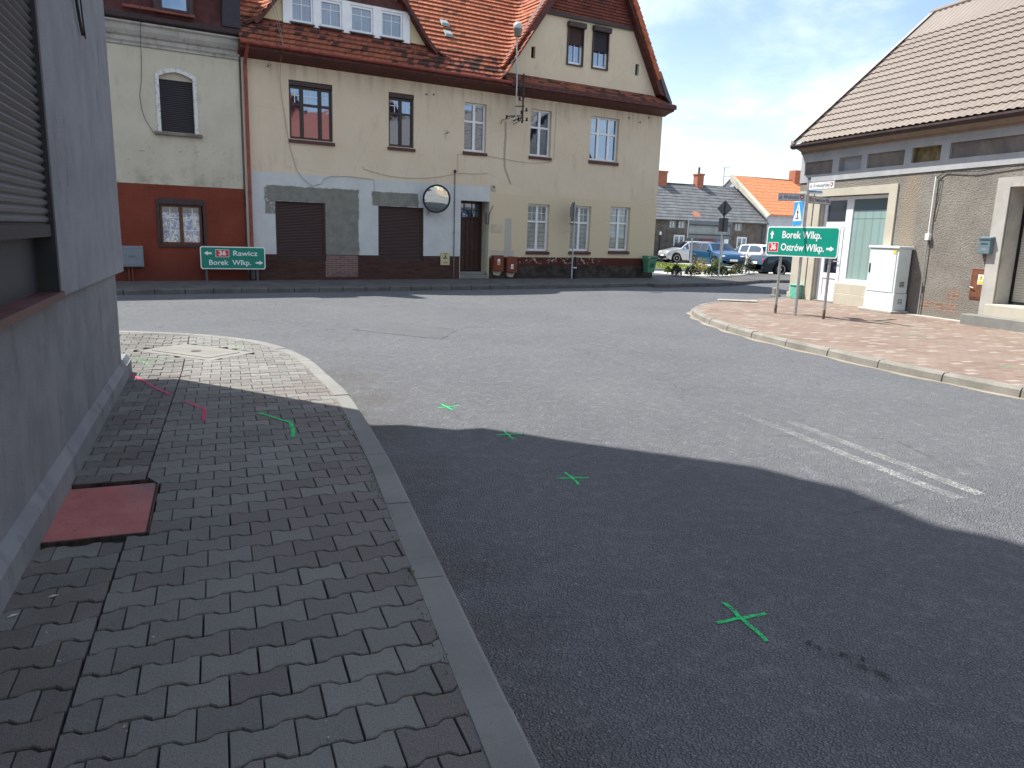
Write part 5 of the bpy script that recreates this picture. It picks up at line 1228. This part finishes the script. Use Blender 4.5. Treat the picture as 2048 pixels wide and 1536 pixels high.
def nameplate(z, az, L, hh, txt, flip, mat, mlabel):
    e = sub(t, 'street_name_plate', (0, 0, z), az)
    s = -1 if flip else 1       # flip: text reads towards the post
    if flip: e.rotation_euler.z += math.pi
    a, b = (.04, L) if not flip else (-L, -.04)
    MB().bbox(a, b, -.012, .012, -hh/2, hh/2, .004).build('plate', mat, e)
    fr = MB().box(a, b, -.0155, -.0125, hh/2-.012, hh/2).box(a, b, -.0155, -.0125, -hh/2, -hh/2+.012); fr.build('rim', MAT['panel'], e)
    xe = (b-.07) if txt[1] == 'R' else (a+.07)
    MB().prism([(xe-.035, .045), (xe+.035, .045), (xe+.035, -.01), (xe, -.05), (xe-.035, -.01)], -.016, -.0125).build('town_crest', MAT['emblem'], e)
    MB().prism([(xe-.012, .025), (xe+.012, .025), (xe+.015, .0), (xe, -.025), (xe-.015, 0)], -.019, -.0165).build('crest_shape', yl if txt[1] != 'R' else MAT['wsign'], e)
    w_ = L-.20; cx = (a+b)/2-(.05 if txt[1] == 'R' else -.05)
    text(txt[0], .115, MAT['ink'], e, cx, 0, -.0135, w_, .0)
    return e
pg = simple('sign_face_shaded', (.46, .47, .50), .5, .3, var=.05)  # white plate face greyed in its colour for the shade on backlit plates
nameplate(2.515, -80, .60, .155, ('ul. Wolności', 'R'), True, pg, '')
nameplate(2.745, 163, .80, .165, ('ul. Krotoszyńska', 'R'), False, MAT['wsign'], '')
nameplate(2.48, 52, .92, .155, ('Al. Powstańców Wlkp.', 'L'), False, pg, '')
e = sub(t, 'parking_plate', (0, 0, 2.62), 85); MB().bbox(.03, .32, -.01, .01, -.03, .04, .003).build('plate', MAT['wsign'], e); MB().box(.03, .31, -.013, -.0105, .005, .038).build('blue_strip', MAT['blue'], e)

# ------------------------------------------------------------------ beyond the crossing
t = thing('road_sign_frame', 'back of a wide framed road board on two grey posts in the planting bed', 'road sign', (8.147, 35.45, .12), math.atan2(1.0, 1.72))
for x in (.0, 1.95): pole(MB(), x, 0, 0, 2.45, .035).build('post', MAT['steel'], t)
MB().box(-.38, 2.36, -.075, -.05, 1.60, 2.40).build('board_back', simple('weathered_aluminium', (.33, .36, .35), .5, .4, var=.15, sc_=3), t)
mb = MB().box(-.38, 2.36, -.10, -.076, 2.30, 2.40).box(-.38, 2.36, -.10, -.076, 1.60, 1.66).box(-.38, -.33, -.10, -.076, 1.66, 2.30).box(2.31, 2.36, -.10, -.076, 1.66, 2.30); mb.build('edge_frame', MAT['panel'], t)
MB().box(-.30, 2.28, -.13, -.1005, 2.18, 2.25).build('rail', MAT['dgrey'], t); MB().box(-.30, 2.28, -.13, -.1005, 1.74, 1.81).build('rail', MAT['dgrey'], t)
t = thing('priority_sign', 'grey back of a diamond sign above a square plate on one post', 'road sign', (8.51, 31.75, .12), R(12))
pole(MB(), 0, 0, 0, 3.2, .03).build('post', MAT['steel'], t)
MB().prism([(0, 2.50), (.34, 2.84), (0, 3.18), (-.34, 2.84)], -.055, -.035).build('diamond_plate', MAT['dgrey'], t); MB().bbox(-.21, .21, -.055, -.035, 1.90, 2.46, .006).build('square_plate', MAT['dgrey'], t)
MB().box(-.02, .02, -.075, -.0555, 1.9, 3.1).build('clamp_rail', MAT['black'], t)
# shrubs: leaf clusters on short twigs
def shrub(loc, r, h, c, label, seed, gold=None, group='shrubs in the white gravel bed'):
    r *= .85; rn = random.Random(seed); t = thing('shrub', label, 'shrub', loc, group=group)
    m = M('shrub_leaf', .7, .25); q = m.noise(9, 3); m.col(m.mix(q.sm(.35, .65), tuple(v*.6 for v in c), c) if not gold else m.mix(q.sm(.42, .58), c, gold))
    mb = MB()
    for k in range(560):
        th, ph = rn.uniform(0, 6.28), math.acos(rn.uniform(-.1, 1)); rr = r*(.72+.30*rn.random())*(1+.22*math.sin(3*th+seed))
        p = Vector((rr*math.sin(ph)*math.cos(th), rr*math.sin(ph)*math.sin(th), .08+h*math.cos(ph)*(.6+.45*rn.random())))
        a = Vector((rn.gauss(0, 1), rn.gauss(0, 1), rn.gauss(0, 1))).normalized()*.035; b = a.cross(Vector((rn.gauss(0, 1), rn.gauss(0, 1), rn.gauss(0, 1)))).normalized()*.022
        mb.add([p-a, p+b, p+a, p-b], [(0, 1, 2, 3)])
    mb.build('foliage', m.m, t)
    tw = MB()
    for k in range(7): a = rn.uniform(0, 6.28); tw.tube([(0, 0, 0), (r*.5*math.cos(a), r*.5*math.sin(a), h*.7)], [.012, .005], 5)
    tw.build('twigs', MAT['rustm'], t)
shrub((6.75, 33.6, .16), .18, .22, (.12, .16, .03), 'small yellow green shrub nearest the cream house corner', 1)
shrub((6.75, 31.9, .16), .26, .42, (.025, .05, .018), 'dark round shrub, leftmost of the dark ones in the white gravel', 2)
shrub((7.42, 31.95, .16), .38, .36, (.022, .042, .018), 'broad low dark shrub below the wide sign frame', 3)
shrub((8.25, 33.9, .16), .46, .66, (.10, .13, .03), 'golden leaved shrub between the two sign posts', 4, (.34, .22, .05))
shrub((8.40, 32.4, .16), .38, .38, (.022, .045, .018), 'dark flat shrub at the foot of the diamond sign', 5)
shrub((8.98, 32.9, .16), .34, .40, (.03, .055, .02), 'dark shrub just right of the diamond sign post', 6)
shrub((9.45, 35.6, .16), .34, .60, (.14, .22, .04), 'light green shrub behind the diamond sign post', 7)
shrub((10.05, 34.6, .16), .30, .44, (.13, .14, .06), 'dry olive shrub left of the tallest grey green one', 8)
shrub((10.9, 35.9, .16), .46, .88, (.10, .12, .06), 'tall grey green shrub at the right end of the gravel bed', 9)
shrub((9.55, 33.6, .16), .16, .16, (.14, .17, .07), 'tiny pale shrub in front of the olive one', 10)

# far houses
HF = Frame(10.39, 56.36, math.sin(R(65)), math.cos(R(65)))
G1 = fthing(HF, 0, 0, 0, 'grey_cottage', 'low dark rendered cottage with long grey tiled roof and two chimneys', 'house')
cot = concrete('dark_cottage_render', (.085, .075, .068), (.16, .14, .125), .1, 20, .01, (.06, .055, .05), .7)
fw_ = [(1.45, 2.45, .75, 1.95), (7.45, 8.45, .75, 1.95), (5.4, 6.15, .2, 1.9)]; up_ = [(.98, 1.58, 2.45, 2.95), (1.80, 2.42, 2.45, 2.95), (6.35, 6.85, 2.45, 2.95), (7.15, 7.85, 2.42, 2.95)]
mb = MB(); mb.wall([(-9, -.2), (-9, 3.1), (10.15, 3.1), (10.15, -.2)], [rc(*r) for r in fw_[:2]+up_], 0, .12); mb.add([(10.15, 0, -.2), (10.15, 8, -.2), (10.15, 8, 3.1), (10.15, 4, 6.1), (10.15, 0, 3.1)], [(0, 1, 2, 3, 4)]); mb.build('wall', cot, G1)
for r in fw_[:2]: window(G1, *r, .02, MAT['white'], MAT['net'], (.5,), (), .11, .06)
for r in up_: window(G1, *r, .04, MAT['conc'], MAT['glass'], (.5,), (.5,), .09, .03)
MB().box(4.0, 5.15, -.03, .02, -.1, 2.0).build('door', simple('brown_red_door', (.16, .045, .03), .6), G1)
MB().box(5.4, 6.15, -.03, .02, -.1, 1.95).build('blue_door', simple('blue_grey_door', (.12, .14, .26), .6), G1); MB().box(6.2, 6.6, -.03, .02, .2, 1.95).build('door_frame', MAT['white'], G1)
MB().box(5.55, 5.95, -.12, -.06, 2.15, 2.5).build('lamp_plate', MAT['wsign'], G1)
MB().box(-.6, -.38, -.03, .02, -.1, 2.0).build('side_door', MAT['brownf'], G1)
MB().tube([(.18, -.05, -.1), (.18, -.05, 1.9)], .03, 6).build('vent_pipe', MAT['ink'], G1); MB().bbox(.1, .27, -.1, 0, 1.9, 2.15, .01).build('wall_box', MAT['wsign'], G1)
gtile = M('grey_cottage_tiles', .7, .25); x, y, z = gtile.xyz(); wobz = z+gtile.noise(.6, 4, .6)*.16; f_ = (wobz/.235).fr()
gc = gtile.mix(gtile.noise(2, 5).sm(.3, .7), (.115, .12, .125), (.175, .18, .185)); gc = gtile.mix((1-f_.sm(.0, .42))*.95, gc, (.015, .015, .02)); rn_ = gtile.noise(5, 3)
gc = gtile.mix(gtile.rect(x, z, 3.4, 4.1, 3.35, 3.75, .05)*rn_.gt(.48), gc, (.42, .16, .09)); gtile.col(gc).bump(f_, .03, .8)
def roofp(x0, x1, ze, zr, yr_, mat, par, sag=.12, name='roof'):
    mb = MB(); us = fr_(x0, x1, .6); n = 9; vs = []
    for u in us:
        k = math.sin(math.pi*(u-x0)/(x1-x0))*sag
        for j in range(n): q = j/(n-1); vs.append((u, -.3+(yr_+.3)*q, ze+(zr-ze)*q-k*(.3+.7*q)))
    mb.add(vs, [(i*n+j, (i+1)*n+j, (i+1)*n+j+1, i*n+j+1) for i in range(len(us)-1) for j in range(n-1)])
    a, b = len(us)-1, 0; zz = ze-.1
    mb.add([(x0, yr_, zr), (x1, yr_, zr), (x1, 2*yr_+.3, zz), (x0, 2*yr_+.3, zz)], [(0, 1, 2, 3)]); mb.add([(x0, -.3, ze-.08), (x1, -.3, ze-.08), (x1, -.3, ze), (x0, -.3, ze)], [(0, 1, 2, 3)])
    return mb.build(name, mat, par)
roofp(-9.2, 10.25, 3.05, 6.0, 4.0, gtile.m, G1, .12)
brickm = M('chimney_brick', .9, .2); brickm.col(brickm.mix(brickm.noise(14, 4).sm(.4, .6), (.30, .10, .06), (.42, .18, .11)))
for x, w_, hh in ((2.35, .85, 6.85), (6.15, .62, 6.85)):
    x -= 0
    c_ = MB().bbox(x-.0, x+w_, 3.7, 4.3, 5.6, hh, .03).bbox(x-.05, x+w_+.05, 3.65, 4.35, hh-.14, hh, .02).build('chimney', brickm.m, G1)
MB().tube([(6.45, 4.0, 6.85), (6.45, 4, 7.35)], .09, 8).build('flue', MAT['dgrey'], G1)
an = fthing(HF, 9.0, 4.0, 5.9, 'roof_antenna', 'thin television antenna on the grey cottage ridge', 'antenna'); MB().tube([(0, 0, 0), (0, 0, 1.6)], .025, 5).build('mast', MAT['dgrey'], an); MB().tube([(-.1, 0, 1.55), (.5, 0, 1.6)], .02, 5).build('rod', MAT['dgrey'], an); MB().tube([(-.0, 0, .9), (.7, 0, .92)], .015, 5).build('rod', MAT['dgrey'], an)
MB().tube([(9.9, -.3, 3.0), (9.95, -.05, 2.7), (9.95, -.05, -.1)], .05, 6).build('downpipe', MAT['dgrey'], G1)
G2 = fthing(HF, 10.35, 0, 0, 'orange_roof_house', 'white house with bright orange tiled roof behind the grey cottage', 'house')
MB().wall([(0, -.2), (0, 3.9), (16, 3.9), (16, -.2)], [], 0, 0).add([(0, 0, -.2), (0, 9, -.2), (0, 9, 3.9), (0, 4.3, 6.95), (0, 0, 3.9)], [(0, 4, 3, 2, 1)]).build('wall', simple('bluish_white_wall', (.44, .46, .50), .9, .1, var=.08, sc_=2), G2)
ot = M('orange_cottage_tiles', .8, .2); x, y, z = ot.xyz(); f_ = ((z+ot.noise(.8, 3)*.08)/.27).fr()
oc_ = ot.mix(ot.noise(6, 5).sm(.3, .7), (.52, .17, .07), (.66, .28, .14)); oc_ = ot.mix((1-f_.sm(0, .3))*.7, oc_, (.22, .06, .035)); ot.col(oc_).bump(f_, .03, .8)
roofp(-.15, 16, 3.75, 6.95, 4.3, ot.m, G2, .08)
MB().add([(-.4, -.35, 3.55), (-.1, -.35, 3.75), (-.1, 4.3, 7.0), (-.4, 4.3, 7.02), (-.4, -.35, 3.4), (-.4, 4.3, 6.5)], [(0, 1, 2, 3), (4, 0, 3, 5)]).build('verge_mortar', MAT['surround'], G2)
MB().bbox(6.3, 7.6, 3.9, 4.7, 6.2, 7.75, .03).build('chimney', brickm.m, G2)
MB().box(.25, .9, -.05, .02, -.2, 2.65).build('gate', simple('brown_gate', (.16, .065, .035), .6), G2); MB().box(.06, .24, -.06, .02, -.2, 2.65).build('gate_post', MAT['surround'], G2)
G3 = thing('far_white_house', 'pale gabled house seen past the corner of the shop house', 'house', (27, 66, 0), R(25))
MB().box(0, 9, 0, 8, -.2, 3.8).prism([(-.0, 3.8), (9, 3.8), (4.5, 7.2)], .2, 7.8).build('wall', MAT['conc'], G3); MB().prism([(-.4, 3.6), (4.5, 7.4), (9.4, 3.6), (9.4, 3.75), (4.5, 7.6), (-.4, 3.75)], -.3, 8.3).build('roof', ot.m, G3)

# ------------------------------------------------------------------ cars
def car(loc, az, label, paint_c, L=4.1, Wc=1.76, Hc=1.48, kind='hatch', grp=None, plate_end=1, metallic=.4):
    t = thing('parked_car', label, 'car', (loc[0], loc[1], loc[2] if len(loc) > 2 else .015), R(90-az), grp)
    pm_ = M('car_paint', .25, .5, metallic); pm_.col(paint_c); pm_.b.inputs['Coat Weight'].default_value = .6
    # stations from rear (0) to front (1): belt height, roof height, half width
    if kind == 'sedan': S_ = [(0, .55, .55, .80), (.02, .80, .80, .9), (.05, .95, .97, .95), (.17, .97, 1.0, 1), (.30, .95, 1.40, 1), (.42, .94, Hc, 1), (.56, .93, Hc-.02, 1), (.70, .93, 1.0, 1), (.73, .93, .96, 1), (.95, .80, .82, .96), (.985, .66, .68, .88), (1, .50, .50, .8)]
    else: S_ = [(0, .55, .55, .84), (.015, .85, .88, .92), (.03, .98, 1.05, .95), (.09, 1.00, Hc-.12, .98), (.17, .99, Hc-.03, 1), (.40, .97, Hc, 1), (.56, .96, Hc-.04, 1), (.74, .95, 1.0, 1), (.78, .94, .97, 1), (.94, .82, .84, .96), (.985, .68, .70, .88), (1, .48, .48, .78)]
    def f(q, k):
        for a, b in zip(S_, S_[1:]):
            if a[0] <= q <= b[0]: s = (q-a[0])/(b[0]-a[0]); return a[k]+(b[k]-a[k])*s
        return S_[-1][k]
    qs = sorted(set([0, .008, .015, .02, .03, .05, .07, .09, .985, .993, 1]+[k/44 for k in range(45)]))
    body = MB(); gl = MB(); rings = []
    wr, hw = .33, Wc/2; ax = (.20*L, .805*L) if kind != 'sedan' else (.215*L, .81*L)
    for q in qs:
        x = q*L; b, r, wdt = f(q, 1), f(q, 2), hw*f(q, 3); lo = .20+(.12 if q in (0, 1) else 0)
        for a in ax:
            d = abs(x-a)
            if d < wr+.05: lo = max(lo, .33+math.sqrt(max(0, (wr+.05)**2-d*d)))
        lo = min(lo, b-.05); up = max(0, (r-b)/(Hc-b)) if Hc > b else 0
        tw = wdt*(1-.24*min(1, max(0, r-b)/.5))
        rings.append([(x, 0, .22 if lo < .4 else lo), (x, wdt*.93, lo), (x, wdt, lo+(b-lo)*.45), (x, wdt*.985, b-.05), (x, wdt*.96, b), (x, tw+.02, max(b, r-.07)), (x, tw-.06, r-.012), (x, tw*.5, r+.008), (x, 0, r+.012)])
    nr = len(rings[0])
    for sgn in (1, -1):
        vs = [(p[0]-L/2, p[1]*sgn, p[2]) for rg in rings for p in rg]; bf = []; gf = []
        for i in range(len(rings)-1):
            qm = (qs[i]+qs[i+1])/2; r0, r1, b0 = f(qs[i], 2), f(qs[i+1], 2), f(qm, 1); slope = abs(r1-r0)/((qs[i+1]-qs[i])*L); cabh = min(r0, r1)-b0
            for j in range(nr-1):
                fc = (i*nr+j, (i+1)*nr+j, (i+1)*nr+j+1, i*nr+j+1); fc = fc if sgn < 0 else fc[::-1]
                isg = (j == 4 and cabh > .20 and not any(abs(qm-pq) < .014 for pq in (.36, .55))) or (j in (5, 6, 7) and slope > .35 and max(r0, r1)-b0 > .10 and (qm > .5 or qm > .035))
                if isg and j == 4: gf.append(fc)
                elif isg and j in (6, 7): gf.append(fc)
                else: bf.append(fc)
        body.add(vs, bf); gl.add(vs, gf)
    bo = body.build('body', pm_.m, t, smooth=True); gl.build('windows', MAT['carglass'], t, smooth=True)
    for a in ax:
        for s in (1, -1):
            wh = MB().lathe([(.19, -.1), (wr-.02, -.1), (wr, -.07), (wr, .07), (wr-.02, .1), (.19, .1)], (0, 0, 0), 24, 'y').build('wheel', MAT['rubber'], t); wh.location = (a-L/2, s*(hw-.11), wr)
            rm_ = MB().lathe([(.001, .05), (.05, .065), (.05, .05), (.2, .06), (.22, .11), (.21, .112), (.19, .055)], (0, 0, 0), 24, 'y')
            rm_ = MB(); rm_.lathe([(.205, .06), (.222, .112), (.20, .112), (.19, .06)], (0, 0, 0), 24, 'y')
            for k in range(7):
                c, q_ = math.cos(k*math.tau/7), math.sin(k*math.tau/7); rm_.add([(-.026*q_, .09, .026*c), (.2*c-.03*q_, .10, .2*q_+.03*c), (.2*c+.03*q_, .10, .2*q_-.03*c), (.026*q_, .09, -.026*c)], [(0, 1, 2, 3)])
            rm_.lathe([(.05, .08), (.045, .105), (.001, .107)], (0, 0, 0), 12, 'y')
            ro_ = rm_.build('rim', MAT['rim'], wh); ro_.scale = (1, s, 1)
            MB().lathe([(.19, .03), (.001, .03)], n=16, ax='y').build('brake_disc', MAT['dgrey'], wh).scale = (1, s, 1)
            ar = MB(); ar.lathe([(wr+.045, .0), (.001, .0)], n=24, ax='y'); o = ar.build('wheel_well', MAT['dark'], t); o.location = (a-L/2, s*(hw-.16), wr+.01); o.scale = (1, s, 1)
    for s in (1, -1):
        hl = MB().bbox(-.14, .10, -.16, .13, -.07, .07, .035).build('headlight', MAT['wsign'], t); hl.location = (L*.458, s*(hw-.26), .70)
        tlm = MB().bbox(-.03, .04, -.06, .07, (-.14 if kind != 'sedan' else -.06), (.2 if kind != 'sedan' else .06), .015).build('tail_light', MAT['red'], t); tlm.location = (-L*.485, s*(hw-.18), .86 if kind != 'sedan' else .76)
        mr = MB().bbox(-.06, .06, -.09, .09, -.06, .07, .03).build('wing_mirror', pm_.m, t); mr.location = (L*.16, s*(hw+.07), 1.0)
    for s in (1, -1): MB().box(-.005, .005, -.26, .26, -.055, .055).build('number_plate', MAT['wsign'], t).location = (s*(L/2+.008), 0, .50 if s > 0 else .62)
    MB().bbox(L*.455, L*.497, -hw*.55, hw*.55, .34, .58, .02).build('grille', MAT['ink'], t)
    MB().box(-L*.497, L*.49, -hw*.90, hw*.90, .19, .26).build('sill_trim', MAT['ink'], t)
    return t
car((12.1, 54.1), 255, 'small silver hatchback parked before the grey cottage', (.46, .47, .48), 3.75, 1.66, 1.52, grp='parked cars beyond the crossing')
car((12.35, 46.9), 166, 'blue crossover with bright front wheel parked behind the sign frame', (.010, .075, .17), 4.15, 1.80, 1.50, grp='parked cars beyond the crossing')
car((14.97, 48.4), 338, 'white hatchback seen from behind with tall red tail lamp', (.72, .73, .74), 4.1, 1.75, 1.47, grp='parked cars beyond the crossing', metallic=.0)
car((13.9, 54.6), 150, 'white car of which mostly the roof shows behind the blue one', (.66, .68, .70), 4.2, 1.75, 1.50, grp='parked cars beyond the crossing', metallic=.0)
car((14.05, 38.3), 78, 'dark teal saloon half hidden by the shop house corner', (.010, .035, .05), 4.45, 1.75, 1.42, 'sedan', grp='parked cars beyond the crossing')

# houses off to the right of the street, seen in the window panes and the round mirror
def plain(name, label, loc, rz, W_, D_, h1, h2, wm_, rm_, rows=2):
    t = thing(name, label, 'house', loc, rz)
    hs = [rc(x, x+1.0, z, z+1.5) for x in [1.2+2.2*k for k in range(int((W_-2)/2.2))] for z in [.9+2.9*r for r in range(rows)]]
    mb = MB(); mb.wall([(0, 0), (0, h1), (W_, h1), (W_, 0)], hs, 0, .15); mb.box(.01, W_-.01, .2, D_, 0, h1-.02); mb.prism([(0, h1), (W_, h1)]+[(W_, h1+.01), (0, h1+.01)], 0, D_); mb.build('wall', wm_, t)
    for h_ in hs: window(t, h_[0][0], h_[2][0], h_[0][1], h_[1][1], .06, MAT['white'], MAT['glass'])
    rf = MB(); rf.add([(-.4, -.4, h1-.2), (W_+.4, -.4, h1-.2), (W_+.4, D_/2, h2), (-.4, D_/2, h2), (W_+.4, D_+.4, h1-.2), (-.4, D_+.4, h1-.2)], [(0, 1, 2, 3), (3, 2, 4, 5)]).add([(0, 0, h1), (0, D_/2, h2-.3), (0, D_, h1)], [(0, 1, 2)]).add([(W_, 0, h1), (W_, D_/2, h2-.3), (W_, D_, h1)], [(0, 1, 2)]).build('roof', rm_, t)
plain('row_house', 'cream row house with orange roof farther down the right side', FR.p(14.6, .2), FR.a, 11, 9, 5.4, 9.7, MAT['surround'], simple('faded_red_tiles', (.30, .10, .07), .8, .2, var=.2))
plain('row_house', 'pale yellow row house with red roof at the far end behind the viewer', FR.p(26.2, .2), FR.a, 13, 9, 6.2, 11.4, MAT['yellow'], MAT['flash_red'])
plain('end_house', 'white end house across the street behind the viewer', (-2.5, -24, 0), R(180-24), 12, 9, 5.8, 10.2, MAT['conc'], ot.m)
